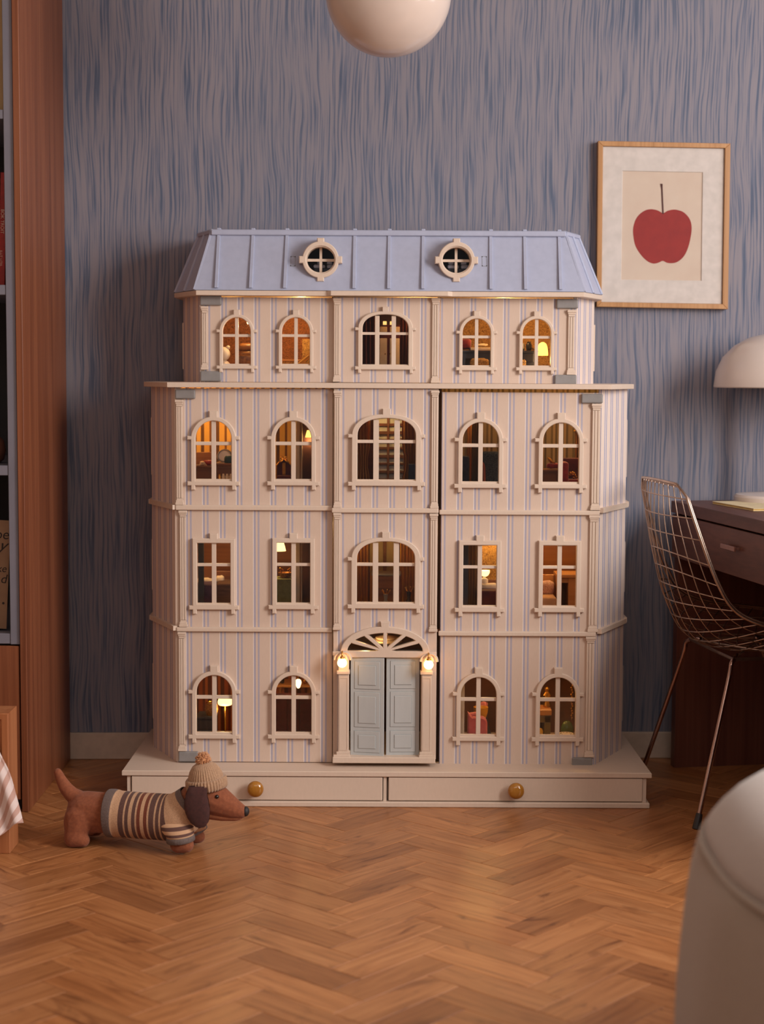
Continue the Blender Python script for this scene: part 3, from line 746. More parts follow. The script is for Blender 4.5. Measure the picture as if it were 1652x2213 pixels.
def paper(x0, x1, z0, z1, m, both=True):
    mk('room_wallpaper', lambda b: box(b, x0, x1, YW - .003, YW, z0, z1), m, H)
    for xa, xb in ((x0, x0 + .002), (x1 - .002, x1)):
        mk('room_wallpaper', lambda b: box(b, xa, xb, 4.45 if z0 < ZS1 - .1 else 4.53, YW - .003, z0, z1), m, H)
LX, RX = XLO + .009, XRO - .009
for (z0, z1, ml, mc, mr) in ((FL3, Z2 - .009, M_RUSTST, M_DARKR, M_DARKR), (Z2, Z1 - .009, M_PANEL, M_AMBER, M_PANEL), (Z1, ZS0, M_AMBER, M_PANEL, M_TAUPE)):
    paper(LX, XM0 - .005, z0, z1, ml); paper(XM0 + .005, XM1 - .005, z0, z1, mc); paper(XM1 + .005, RX, z0, z1, mr)
paper(ULO + .009, XM0 - .005, ZS1, ZC0, M_FLO1); paper(XM0 + .005, XM1 - .005, ZS1, ZC0, M_DARKR); paper(XM1 + .005, URO - .009, ZS1, ZC0, M_FLO2)
# small warm bulbs fixed to the room ceilings
M_BULB = glow('warm_bulb', (255, 170, 80), 9.0)
def bulb_light(name, loc, power, parent, col=(1.0, 0.64, 0.23), r=.006):
    l = bpy.data.lights.new(name, 'POINT'); l.energy = power * 2.6; l.color = col; l.shadow_soft_size = r
    return link(name, l, parent, loc)
def ceiling_bulb(px, py, Y, power):
    q = P(px, py, Y)
    f = mk('ceiling_bulb', lambda b: lathe(b, q, [(.003, -.004), (.008, -.002), (.008, .002), (.010, .004)], 12), M_BULB, H, smooth=True)
    bulb_light('bulb_light', q - Vector((0, 0, .016)), power, H)
for a in ((450, 866, 4.50, .42), (830, 862, 4.36, .18), (1225, 868, 4.45, .34), (1010, 872, 4.47, .16), (470, 1126, 4.42, .26), (760, 1128, 4.38, .26), (905, 1128, 4.38, .24), (1200, 1126, 4.40, .30),
          (1070, 1124, 4.55, .30), (480, 1394, 4.45, .12), (640, 1394, 4.45, .10), (1050, 1394, 4.40, .24), (1180, 1392, 4.36, .20), (790, 1366, 4.31, .12), (650, 664, 4.48, .26), (900, 662, 4.42, .20), (1090, 664, 4.45, .22)):
    ceiling_bulb(*a)

# ---------------------------------------------------------------- miniature furniture (each a thing of its own)
M_DOLLW = MC('doll_cream_paint', (226, 206, 180), 0.5); M_BROWN = wood('doll_brown_wood', (96, 56, 34), (120, 74, 46), (138, 90, 58), 'X', 60)
M_OAKD = wood('doll_honey_wood', (170, 112, 62), (186, 128, 76), (200, 142, 90), 'X', 70)
M_REDV = MC('dark_red_velvet', (150, 26, 34), 0.8, c2=(120, 18, 28), sc=(120, 120, 120), sheen=.4)
M_MAROON = MC('maroon_cloth', (92, 22, 30), 0.85, c2=(72, 16, 24), sc=(60, 60, 60)); M_NAVY = MC('navy_velvet', (40, 44, 70), 0.8, c2=(28, 30, 50), sc=(60, 60, 60))
M_NAVYP = floral('navy_speckled_cloth', (38, 46, 62), (96, 100, 104), 160); M_SLATE = MC('slate_blue_paint', (62, 66, 82), 0.6)
M_GOLD = MC('gilded_metal', (212, 158, 70), 0.25, 0.9, c2=(180, 120, 50), sc=(90, 90, 90)); M_SILVER = MC('silver_frame', (190, 180, 168), 0.25, 0.9)
M_WHITEC = MC('white_cotton', (234, 216, 196), 0.85, c2=(222, 200, 178), sc=(60, 60, 60)); M_PURPLE = MC('plum_bed_cover', (92, 62, 92), 0.85, c2=(74, 48, 76), sc=(50, 50, 50))
M_TEAL = MC('dark_teal_cloth', (40, 66, 66), 0.8); M_OLIVE = MC('olive_paint', (122, 108, 62), 0.6); M_PINK = MC('pink_velvet', (226, 130, 138), 0.7, c2=(214, 112, 124), sc=(60, 60, 60), sheen=.3)
M_YELL = MC('yellow_plastic', (226, 164, 42), 0.4); M_GREEN = MC('green_glazed_pot', (70, 96, 48), 0.25, c2=(50, 74, 38), sc=(60, 60, 60)); M_BLK = MC('black_glaze', (30, 26, 30), 0.3)
M_SHADE = glow('lit_cream_shade', (255, 220, 145), 2.6); M_SHADEY = glow('lit_yellow_shade', (255, 208, 96), 2.6); M_SHADEW = glow('lit_white_bulb', (255, 214, 150), 6.0)
M_GREENC = MC('faded_green_cloth', (120, 122, 78), 0.85, c2=(104, 106, 64), sc=(60, 60, 60)); M_WICK = MC('gilded_wicker', (190, 132, 62), 0.4, 0.5, c2=(120, 76, 34), sc=(300, 300, 300), bmp=.4)
M_CURT = MC('amber_curtain_cloth', (206, 142, 66), 0.85, c2=(190, 124, 54), sc=(30, 30, 6)); M_CURTR = MC('russet_curtain_cloth', (122, 52, 36), 0.85, c2=(104, 42, 30), sc=(30, 30, 6)); M_CURTB = MC('beige_curtain_cloth', (176, 146, 108), 0.85, c2=(150, 120, 86), sc=(60, 60, 4))
M_FLORALP = floral('rose_floral_pillow', (226, 190, 176), (160, 92, 88), 150); M_LAV = MC('lavender_paint', (206, 206, 226), 0.5)
def T(name, label, cat, px, Y, z, group=None): return thing(name, label, cat, (X(px, Y), Y, z), group)
def bx(b, p0, p1, t, bo, Y0, Y1, bev=.001, seg=1):
    """box from photo pixels at depth Y0; t / bo = pixel row, or metres when given as ('m', z)"""
    zt = t[1] if isinstance(t, tuple) else Z(t, Y0); zb = bo[1] if isinstance(bo, tuple) else Z(bo, Y0)
    box(b, X(p0, Y0), X(p1, Y0), Y0, Y1, zb, zt, bev, seg)
m_ = lambda z: ('m', z)
def pillow(b, px0, px1, t, bo, Y, th=.02):
    q0, q1 = P(px0, bo, Y), P(px1, t, Y); c = (q0 + q1) / 2
    bmesh.ops.create_uvsphere(b, u_segments=20, v_segments=12, radius=1.0)
    for v in b.verts:
        f = lambda a: math.copysign(abs(a) ** .55, a)
        v.co = Vector((c.x + f(v.co.x) * (q1.x - q0.x) / 2, Y + th / 2 + v.co.y * th / 2, c.z + f(v.co.z) * (q1.z - q0.z) / 2 + .0008 * math.sin(v.co.x * 9)))
def curtain(label, p0, p1, t, floor, Y, m, group=None, folds=5, tie=None):
    x0, x1 = X(p0, Y), X(p1, Y); zt = Z(t, Y)
    o = thing('doll_curtain', label, 'curtain', ((x0 + x1) / 2, Y, floor), group)
    def f(b):
        n = folds * 6; rows = 10; V = []
        for j in range(rows + 1):
            z = zt + (floor + .002 - zt) * j / rows; w = 1.0
            if tie: w = 1 - .35 * math.exp(-((j / rows - tie) / .12) ** 2)
            V.append([b.verts.new((x0 + (x1 - x0) * (.5 + (i / n - .5) * w), Y + .005 * math.sin(i / 6 * 2 * PI), z)) for i in range(n + 1)])
        for j in range(rows):
            for i in range(n): b.faces.new((V[j][i], V[j][i + 1], V[j + 1][i + 1], V[j + 1][i]))
        bmesh.ops.solidify(b, geom=b.faces[:], thickness=.001)
    mk('cloth', f, m, o, smooth='all')
    mk('curtain_rail', lambda b: tube(b, [(x0 - .004, Y, zt + .001), (x1 + .004, Y, zt + .001)], .002, 6), M_GOLD, o, label='gilded rail')
    return o
def table_box(name, label, cat, p0, p1, t, floor, Y0, Y1, m, legs=True, top=None):
    """table / chest with a top and four legs"""
    o = T(name, label, cat, (p0 + p1) / 2, Y0, floor)
    zt = Z(t, Y0); x0, x1 = X(p0, Y0), X(p1, Y0)
    mk('top', lambda b: box(b, x0 - .003, x1 + .003, Y0, Y1, zt - .006, zt, .001), top or m, o)
    if legs:
        for xa in (x0, x1 - .007):
            for ya in (Y0 + .004, Y1 - .011):
                mk('leg', lambda b: box(b, xa, xa + .007, ya, ya + .007, floor, zt - .006), m, o)
        mk('apron', lambda b: box(b, x0 + .002, x1 - .002, Y0 + .006, Y1 - .006, zt - .022, zt - .006), m, o)
    else:
        mk('body', lambda b: box(b, x0, x1, Y0 + .003, Y1 - .002, floor, zt - .006), m, o)
        h = (zt - .006 - floor) / 3
        for k in range(3):
            dr = mk('drawer', lambda b: box(b, x0 + .004, x1 - .004, Y0, Y0 + .006, floor + h * k + .003, floor + h * (k + 1) - .002, .001), m, o)
    return o
# --- top storey, left room
o = T('wall_lamp', 'dark dome wall lamp glowing in the top left corner window', 'lamp', 537, 4.46, Z(700, 4.46))
q = P(543, 692, 4.44)
mk('lamp_shade', lambda b: (lathe(b, (0, 0, 0), [(.022, 0), (.021, .010), (.014, .020), (.004, .025)], 20), b.transform(Matrix.Translation(q) @ Matrix.Rotation(.45, 4, 'Y'))), M_BLK, o, smooth=True)
mk('bulb', lambda b: ball(b, q + Vector((-.004, -.004, -.004)), .0075, 2), M_SHADEW, o, smooth='all')
mk('bracket', lambda b: tube(b, [q + Vector((.004, 0, .02)), Vector((q.x + .004, YW - .002, q.z + .02))], .0025, 6), M_BLK, o)
bulb_light('bulb_light', q + Vector((-.012, 0, -.014)), .14, o)
o = table_box('doll_bed', 'brown bed with crumpled cover behind the top left corner window', 'bed', 516, 566, 772, FLU, 4.42, 4.55, M_BROWN)
o2 = mk('crumpled_cover', lambda b: [pillow(b, 512 + k, 566, 741 + k * 13, 760 + k * 14, 4.43 - .006 * k, .08) for k in range(1)], MC('shiny_bronze_cover', (150, 96, 44), 0.35, c2=(110, 64, 28), sc=(20, 20, 90), bmp=.6), o, smooth='all')
mk('quilt_fold', lambda b: pillow(b, 514, 566, 756, 774, 4.424, .10), MC('shiny_gold_quilt', (170, 116, 60), 0.3, c2=(120, 74, 34), sc=(20, 20, 120), bmp=.7), o, smooth='all')
mk('quilt_skirt', lambda b: bx(b, 515, 566, 770, 796, 4.418, 4.43, .003, 2), MC('shiny_gold_skirt', (160, 106, 50), 0.3, c2=(110, 66, 30), sc=(90, 90, 90), bmp=.8), o, smooth=True)
o = T('white_bear', 'round white plush animal at the left edge of top left window', 'toy', 484, 4.42, FLU)
q = P(484, 775, 4.42)
mk('body', lambda b: lathe(b, (q.x, 4.43, FLU), [(.010, 0), (.022, .004), (.025, .022), (.020, .042), (.011, .054), (.004, .058)], 20), M_WHITEC, o, smooth='all')
mk('head', lambda b: ball(b, (q.x - .003, 4.43, FLU + .074), .019, 3), M_WHITEC, o, smooth='all')
mk('ear', lambda b: [ball(b, (q.x - .003 + s_ * .013, 4.43, FLU + .091), .006, 2) for s_ in (-1, 1)], M_WHITEC, o, smooth='all')
o = T('doll_toy_house', 'yellow folded card house behind the second top-storey window', 'toy', 660, 4.44, FLU)
def th(b):
    q0, q1 = P(648, 792, 4.44), P(682, 770, 4.44); zt = q1.z
    A = [(q0.x, FLU), (q1.x, FLU), (q1.x, zt), ((q0.x + q1.x) / 2 + .006, zt + .012), (q0.x, zt - .012)]
    plate(b, A, [[((q0.x + q1.x) / 2 - .006, zt - .016), ((q0.x + q1.x) / 2 + .010, zt - .016), ((q0.x + q1.x) / 2 + .010, zt - .003)]], 4.44, 4.47)
mk('card_walls', th, MC('yellow_card', (206, 150, 60), 0.7), o)
mk('card_roof', lambda b: (tube(b, [P(645, 786, 4.435), P(668, 768, 4.435)], .002, 6), tube(b, [P(668, 768, 4.435), P(684, 778, 4.435)], .002, 6)), MC('yellow_card_edge', (222, 168, 76), 0.7), o)
o = T('storage_chest', 'long low floral-papered box under the second top-storey window', 'box', 632, 4.5, FLU)
mk('body', lambda b: bx(b, 606, 648, 782, m_(FLU), 4.5, 4.55), M_FLO2, o); mk('lid', lambda b: bx(b, 605, 649, 778, 782, 4.498, 4.552), M_OAKD, o)
o = T('doll_screen', 'tall floral folding screen standing behind the yellow card house', 'screen', 668, 4.53, FLU)
mk('panel', lambda b: bx(b, 653, 672, 734, m_(FLU), 4.535, 4.54), M_FLO2, o); mk('panel', lambda b: bx(b, 673, 690, 734, m_(FLU), 4.54, 4.545), M_FLO2, o)
# --- top storey, centre
curtain('russet curtain at left of the top centre window', 774, 809, 676, FLU, 4.43, M_CURTR, folds=4)
curtain('russet curtain at right of the top centre window', 863, 892, 676, FLU, 4.43, M_CURTR, folds=4)
o = T('doll_wardrobe', 'white two-door doll wardrobe behind the top centre window', 'wardrobe', 838, 4.5, FLU)
mk('body', lambda b: bx(b, 817, 866, 702, m_(FLU), 4.505, 4.56), M_MAROON, o)
for a, c in ((819, 835), (841, 862)):
    mk('upper_door', lambda b: bx(b, a, c, 706, 718, 4.5, 4.506), M_WHITEC, o); d = mk('door', lambda b: bx(b, a, c, 731, m_(FLU + .004), 4.5, 4.506), M_WHITEC, o)
    mk('knob', lambda b: ball(b, P(c - 2 if a < 830 else a + 2, 765, 4.498), .002, 1), M_GOLD, d)
for a in (826, 841):
    t = tag(mk('doll_lantern', lambda b: bx(b, a, a + 8, 692.5, 700.5, 4.52, 4.53, .001), glow('lit_lantern_square%d' % a, (255, 214, 130), 1.2)), 'small square lit lantern on wardrobe top, ' + ('left' if a == 826 else 'right') + ' of two', 'lantern')
    t.location.z = Z(702, 4.505) + .0001
# --- top storey, right
o = table_box('doll_table', 'slate blue doll table with cream cloth in top right storey', 'table', 998, 1060, 756, FLU, 4.44, 4.52, M_SLATE)
mk('table_cloth', lambda b: bx(b, 1014, 1058, 750, 756.4, 4.436, 4.522, .002, 2), M_WHITEC, o)
mk('back_board', lambda b: bx(b, 998, 1060, 757, m_(FLU), 4.517, 4.522), M_SLATE, o)
t = tag(mk('red_cushion', lambda b: pillow(b, 994, 1020, 731, 755.5, 4.45, .03), M_REDV, smooth='all'), 'glossy red cushion on the left end of the slate table', 'cushion')
t = tag(mk('folded_linen', lambda b: [pillow(b, 1022 + 3 * k, 1056, 745 - 2.2 * k, 750 - 2.2 * k, 4.45, .04) for k in range(2)], M_WHITEC, smooth='all'), 'folded cream linen on the slate doll table', 'linen')
t = tag(mk('floor_cushion', lambda b: pillow(b, 1016, 1058, 774, 798, 4.42, .018), M_FLO2, smooth='all'), 'ochre floral cushion on the floor before slate table', 'cushion')
o = table_box('doll_cabinet', 'navy cabinet with jars behind top right corner window', 'cabinet', 1124, 1153, 756, FLU, 4.45, 4.53, M_NAVY, legs=False)
for k, (a, c, t0, m) in enumerate(((1129, 1136, 740, M_SILVER), (1138, 1151, 737, M_BLK))):
    q = P((a + c) / 2, 756, 4.46); r = (c - a) / 2 * 4.46 / 3600; h = (756 - t0) * 4.46 / 3600
    tag(mk('doll_jar', lambda b: lathe(b, (q.x, 4.475, Z(756, 4.45) + .0001), [(r * .7, 0), (r, h * .3), (r * .95, h * .7), (r * .6, h * .85), (r * .7, h)], 14), m, smooth=True), ['small silver jar on the navy doll cabinet', 'wide black jar on the navy doll cabinet'][k], 'jar')
t = tag(mk('ochre_pillow', lambda b: pillow(b, 1127, 1138, 777, 798, 4.43, .014), M_FLO2, smooth='all'), 'small ochre pillow leaning at the navy cabinet foot', 'pillow')
o = T('wall_lamp', 'yellow glowing bell-shaped lamp in the top right corner window', 'lamp', 1173, 4.42, Z(769, 4.42))
q = P(1173, 768.5, 4.42); u = 4.42 / 3600
mk('lamp_shade', lambda b: lathe(b, q, [(12 * u, 0), (11.8 * u, 8 * u), (10.5 * u, 18 * u), (8 * u, 25 * u), (3 * u, 28.5 * u), (.5 * u, 29 * u)], 24), M_SHADEY, o, smooth='all')
mk('arm', lambda b: (tube(b, smoothpath([q + Vector((-.013, -.008, .011)), q + Vector((-.018, 0, .013)), Vector((q.x - .02, YW - .005, q.z + .03))]), .002, 6)), M_BLK, o)
bulb_light('bulb_light', q + Vector((0, .03, -.012)), .12, o, (1, .62, .22))
# --- storey under the ledge, left room
o = table_box('doll_sideboard', 'low brown sideboard under the left ledge-storey window', 'sideboard', 422, 464, 1008, FL1, 4.36, 4.44, M_BROWN, legs=False)
mk('back_board', lambda b: bx(b, 420, 460, 979, 1008, 4.436, 4.44), M_OAKD, o)
t = tag(mk('red_bowl', lambda b: lathe(b, (X(451, 4.38), 4.385, Z(1008, 4.36) + .0001), [(.004, 0), (.009, .003), (.013, .012), (.012, .012), (.008, .005), (.001, .004)], 20), MC('glossy_red_glaze', (206, 50, 30), 0.15, spec=.8), smooth='all'), 'glossy red bowl on the brown doll sideboard', 'bowl')
t = tag(mk('shell_napkin', lambda b: [ball(b, (X(436, 4.38) + dx, 4.375, Z(1008, 4.36) + .003 + dz), .005 + .001 * k, 2, .004) for k, (dx, dz) in enumerate(((0, 0), (.006, .001), (.003, .004)))], M_WHITEC, smooth='all'), 'crumpled white napkin on the brown doll sideboard', 'napkin')
o = table_box('doll_dresser', 'brown doll dresser with mirror at left ledge-storey window', 'dresser', 467, 508, 1003, FL1, 4.35, 4.43, M_BROWN, legs=False)
def mir(b):
    q = P(486, 985, 4.40); plate(b, [(q.x + .021 * math.cos(t) * (1 - .12 * math.sin(t)), q.z + .018 * math.sin(t)) for t in [2 * PI * i / 30 for i in range(30)]], [[(q.x + .017 * math.cos(t) * (1 - .12 * math.sin(t)), q.z + .014 * math.sin(t)) for t in [2 * PI * i / 30 for i in range(30)]]], 4.40, 4.405, .001)
mk('mirror_frame', mir, M_SILVER, o)
mk('mirror_board', lambda b: plate(b, [(P(486, 985, 4.4).x + .018 * math.cos(t), P(486, 985, 4.4).z + .015 * math.sin(t)) for t in [2 * PI * i / 30 for i in range(30)]], [], 4.4035, 4.406), M_WHITEC, o)
t = tag(mk('teal_cloth', lambda b: pillow(b, 484, 508, 985, 1003, 4.36, .02), M_TEAL, smooth='all'), 'dark teal cloth heap before the oval doll mirror', 'cloth')
for k in range(4):
    xa = 475 + 8 * k
    tag(mk('doll_jar', lambda b: lathe(b, (X(xa, 4.33), 4.335, FL1 + .0001), [(.0042, 0), (.0045, Z(1026, 4.33) - FL1 - .006), (.003, Z(1026, 4.33) - FL1 - .003), (.0036, Z(1026, 4.33) - FL1)], 12), M_WHITEC if k else M_GOLD, smooth=True), ('tall gilded jar at the left end of the jar row' if k == 0 else 'tall white jar before the brown doll dresser, ' + ['', 'next to the gilded jar', 'middle of the white three', 'last at right'][k]), 'jar', None if k == 0 else 'white jars before the doll dresser')
o = T('doll_throne', 'dark red doll chair with gilded crest behind second ledge-storey window', 'chair', 612, 4.36, FL1)
mk('seat', lambda b: bx(b, 598, 630, 1030, m_(FL1 + .012), 4.36, 4.41, .003, 2), M_MAROON, o)
def tb(b):
    q = P(614, 1030, 4.41); plate(b, [(q.x + x * u, q.z + z * u) for x, z in ((-15, -6), (15, -6), (15, 26), (10, 31), (4, 33), (0, 38), (-4, 33), (-10, 31), (-15, 26))], [], 4.405, 4.412, .001)
mk('backrest', tb, M_MAROON, o)
def tg(b):
    q = P(614, 1030, 4.403); tube(b, [(q.x + x * u, 4.403, q.z + z * u) for x, z in ((-15, 24), (-10, 31), (-4, 33), (0, 38), (4, 33), (10, 31), (15, 24))], .0022, 6)
    box(b, q.x - .004, q.x + .004, 4.402, 4.405, q.z - 5 * u, q.z + 30 * u)
mk('gilded_trim', tg, M_GOLD, o)
for a in (600, 625):
    for y in (4.362, 4.402): mk('leg', lambda b: box(b, X(a, 4.36), X(a, 4.36) + .005, y, y + .005, FL1, FL1 + .012), M_GOLD, o)
o = T('doll_candlestick', 'gilded candlestick standing behind the dark red doll chair', 'candlestick', 614, 4.45, FL1)
mk('stem', lambda b: lathe(b, (X(614, 4.45), 4.45, FL1), [(.012, 0), (.010, .004), (.003, .01), (.0028, .075), (.006, .085), (.003, .092), (.006, .10)], 14), M_GOLD, o, smooth=True)
mk('bloom', lambda b: [ball(b, (X(614, 4.45) + .006 * math.cos(k), 4.45 + .005 * math.sin(k * 2), FL1 + .108 + .004 * (k % 4)), .0045, 1) for k in range(8)], M_GOLD, o, smooth='all')
def doorpost(label, p0, p1, t, floor, Y, dk):
    o = T('doll_door_frame', label, 'door frame', (p0 + p1) / 2, Y, floor)
    mk('post', lambda b: bx(b, p0, p1, t, m_(floor), Y, Y + .02), M_DOLLW, o); mk('stop_bead', lambda b: bx(b, p1 + 2, p1 + 5, t + 12, m_(floor), Y + .006, Y + .03), M_DOLLW, o)
    mk('door_slab', lambda b: bx(b, p1 + 5.5, p1 + 28, t, m_(floor), Y + .05, Y + .058), dk, o)
doorpost('cream door frame behind the second ledge-storey window', 640, 648, 868, FL1, 4.40, M_DARKR)
doorpost('cream door frame behind the second rectangular window', 639, 648.5, 1128, FL2, 4.38, M_DARKR)
def shade_lamp(label, px, t, bo, Y, rt, rb, m, power, hang=None, floor=None, col=(1, .62, .24)):
    q = P(px, bo, Y); k = Y / 3600; h = (bo - t) * k
    o = thing('doll_lamp', label, 'lamp', (q.x, q.y, floor if floor else q.z))
    mk('lamp_shade', lambda b: lathe(b, q, [(rb * k, 0), ((rb + rt) / 2 * k * 1.03, h * .5), (rt * k, h)], 22), m, o, smooth=True)
    if hang: mk('cord', lambda b: tube(b, [q + Vector((0, 0, h)), (q.x, q.y, hang)], .0014, 6), M_GOLD, o)
    if floor: mk('stand', lambda b: lathe(b, (q.x, q.y, floor), [(.012, 0), (.011, .003), (.002, .006), (.002, q.z - floor + .002)], 12), M_GOLD, o, smooth=True)
    bulb_light('bulb_light', q + Vector((0, 0, -.010)), power, o, col)
    return o
shade_lamp('small yellow lamp at the right edge of second ledge-storey window', 669, 930, 945, 4.44, 5, 9, M_SHADEY, .04, hang=ZS0)
# centre, under the ledge
curtain('tied amber curtain at left of the upper wide window', 766, 800, 888, FL1, 4.36, M_CURT, tie=.55)
curtain('tied amber curtain at right of the upper wide window', 868, 906, 888, FL1, 4.36, M_CURT, tie=.55)
o = T('doll_lattice_screen', 'pale lattice screen with brown bars behind upper wide window', 'screen', 843, 4.46, FL1)
mk('pale_sheet', lambda b: bx(b, 808, 878, 890, m_(FL1), 4.47, 4.474), MC('pale_paper_sheet', (214, 212, 206), 0.7), o)
for k in range(9): mk('slat', lambda b: bx(b, 806, 880, 898 + 17 * k, 903 + 17 * k + (k % 3), 4.462, 4.468), M_BROWN, o)
for a in (806, 836, 872): mk('post', lambda b: bx(b, a, a + 5, 888, m_(FL1), 4.458, 4.464), M_BROWN, o)
t = tag(mk('dark_box', lambda b: bx(b, 883, 902, 1003, m_(FL1), 4.33, 4.35), M_NAVY), 'dark navy box in the right corner of upper wide window', 'box')
# right room
curtain('golden curtain strip behind the third ledge-storey window', 1008, 1020, 900, FL1, 4.50, M_CURT, folds=2)
curtain('beige pleated curtain behind the third ledge-storey window', 1019, 1037, 890, FL1, 4.42, M_CURTB, folds=4)
o = T('doll_armchair', 'navy doll armchair at left of third ledge-storey window', 'armchair', 1004, 4.34, FL1)
mk('backrest', lambda b: bx(b, 992, 1014, 985, m_(FL1), 4.36, 4.38, .006, 3), M_NAVY, o, smooth=True); mk('seat', lambda b: bx(b, 992, 1013, 1055, m_(FL1), 4.33, 4.365, .004, 2), M_NAVY, o, smooth=True)
o = T('doll_armchair', 'navy speckled doll armchair with wooden arm in third ledge-storey window', 'armchair', 1060, 4.34, FL1)
mk('backrest', lambda b: bx(b, 1040, 1082, 975, m_(FL1), 4.355, 4.385, .010, 4), M_NAVYP, o, smooth=True); mk('seat', lambda b: bx(b, 1046, 1082, 1050, m_(FL1), 4.32, 4.36, .004, 2), M_NAVYP, o, smooth=True)
mk('arm', lambda b: tube(b, smoothpath([P(1041, 1000, 4.345), P(1046, 1010, 4.34), P(1047, 1060, 4.335)]), .004, 8), MC('polished_red_wood', (150, 66, 40), .3), o, smooth=True)
o = table_box('doll_chest', 'brown chest of shallow drawers in the far right ledge-storey window', 'chest', 1166, 1206, 1013, FL1, 4.38, 4.44, M_BROWN, legs=False)
t = tag(mk('red_bolster', lambda b: pillow(b, 1182, 1212, 1001, 1013, 4.385, .02), M_REDV, smooth='all'), 'red bolster lying on the brown chest of drawers', 'cushion')
t = tag(mk('gilded_bird', lambda b: (tube(b, [P(1184, 988, 4.38), P(1189, 993, 4.38), P(1194, 999, 4.385), P(1201, 1001, 4.385)], .003, 8, radii=[.001, .0045, .003, .001]), ball(b, P(1192, 998, 4.39), .004, 2)), M_GOLD, smooth='all'), 'gilded leaf ornament lying on the red bolster', 'ornament')
o = T('doll_sofa', 'dark red velvet doll sofa in the far right ledge-storey window', 'sofa', 1222, 4.34, FL1)
mk('arm', lambda b: bx(b, 1212, 1229, 997, m_(FL1), 4.34, 4.40, .007, 3), M_REDV, o, smooth=True); mk('seat', lambda b: bx(b, 1229, 1262, 1034, m_(FL1), 4.345, 4.40, .004, 2), M_REDV, o, smooth=True); mk('backrest', lambda b: bx(b, 1214, 1262, 988, m_(FL1), 4.395, 4.415, .006, 2), M_MAROON, o, smooth=True)
def goldheap(b, px, py, Y, w, h, n, seed):
    R_ = random.Random(seed); q = P(px, py, Y); k = Y / 3600
    for i in range(n):
        t = R_.uniform(-1, 1); ball(b, (q.x + t * w * k, Y + R_.uniform(0, .02), q.z + R_.random() * h * k * (1 - abs(t)) ** .7), R_.uniform(.0022, .0042), 1)
t = tag(mk('gold_tinsel', lambda b: goldheap(b, 1238, 1033, 4.36, 10, 17, 40, 3), M_GOLD, smooth='all'), 'heap of gold tinsel on the red doll sofa seat', 'tinsel')
t.location.z = Z(1034, 4.345) + .0002
curtain('thin golden curtain at right edge of far right ledge window', 1241, 1250, 930, FL1, 4.47, M_CURT, folds=2)
# --- rectangular-window storey, left
def doll_bed(label, p0, p1, head, t, floor, Y0, Y1, mc, px0, px1, pt, pb, mp_=None, bw=None):
    o = T('doll_bed', label, 'bed', (p0 + p1) / 2, Y0, floor)
    zt = Z(t, Y0)
    mk('frame', lambda b: box(b, X(p0, Y0), X(p1, Y0), Y0 + .003, Y1, floor + .012, zt - .02, .001), bw or M_BROWN, o)
    for xa in (X(p0, Y0), X(p1, Y0) - .006):
        for ya in (Y0 + .004, Y1 - .008): mk('leg', lambda b: box(b, xa, xa + .006, ya, ya + .006, floor, floor + .013), bw or M_BROWN, o)
    mk('bed_cover', lambda b: box(b, X(p0, Y0) - .001, X(p1, Y0) + .001, Y0, Y1 - .002, floor + .016, zt, .005, 3), mc, o, smooth=True)
    mk('headboard', lambda b: bx(b, p0 - 1, p1 + 1, head, m_(floor), Y1 - .003, Y1 + .004, .001), bw or M_BROWN, o)
    pz = Z(pb, Y1 - .03)
    mk('pillow', lambda b: pillow(b, px0, px1, pt, pb, Y1 - .035, .028), mp_ or M_WHITEC, o, smooth='all')
    return o
doll_bed('plum covered doll bed in the far left rectangular window', 422, 461, 1222, 1265, FL2, 4.36, 4.46, M_PURPLE, 424, 458, 1250, 1266)
doll_bed('brown blanket doll bed in the far left rectangular window', 466, 508, 1236, 1263, FL2, 4.37, 4.47, MC('brown_wool_blanket', (110, 72, 48), .85, c2=(80, 50, 34), sc=(20, 20, 160)), 466, 484, 1245, 1264)
o = T('doll_post', 'dark tall bedpost at left in the far left rectangular window', 'post', 434, 4.35, FL2)
mk('shaft', lambda b: bx(b, 428, 440, 1140, m_(FL2 + .008), 4.345, 4.355, .002), M_SLATE, o); mk('foot', lambda b: bx(b, 426, 442, m_(FL2 + .008), m_(FL2), 4.342, 4.358, .001), M_SLATE, o)
shade_lamp('cream cone lamp shade at top of second rectangular window', 604, 1170, 1190.5, 4.38, 9, 14.5, M_SHADE, .06, hang=Z1 - .008)
o = table_box('doll_table', 'doll table under a faded green cloth in second rectangular window', 'table', 594, 632, 1254, FL2, 4.36, 4.42, M_BROWN)
mk('table_cloth', lambda b: bx(b, 592, 634, 1252.5, m_(FL2 + .01), 4.357, 4.423, .003, 2), M_GREENC, o, smooth=True)
o = T('doll_basket', 'small brown basket with handles on the green doll table cloth', 'basket', 617, 4.38, Z(1252.5, 4.357))
zb = Z(1252.5, 4.357) + .0002
mk('body', lambda b: lathe(b, (X(617, 4.385), 4.385, zb), [(.012, 0), (.017, .010), (.019, .014), (.016, .014), (.012, .005)], 20), M_WICK, o, smooth=True)
mk('handle', lambda b: [tube(b, smoothpath([(X(617, 4.385) + s_ * .010, 4.385, zb + .013), (X(617, 4.385) + s_ * .014, 4.385, zb + .026), (X(617, 4.385) + s_ * .005, 4.385, zb + .020)]), .0016, 6) for s_ in (-1, 1)], M_GOLD, o)
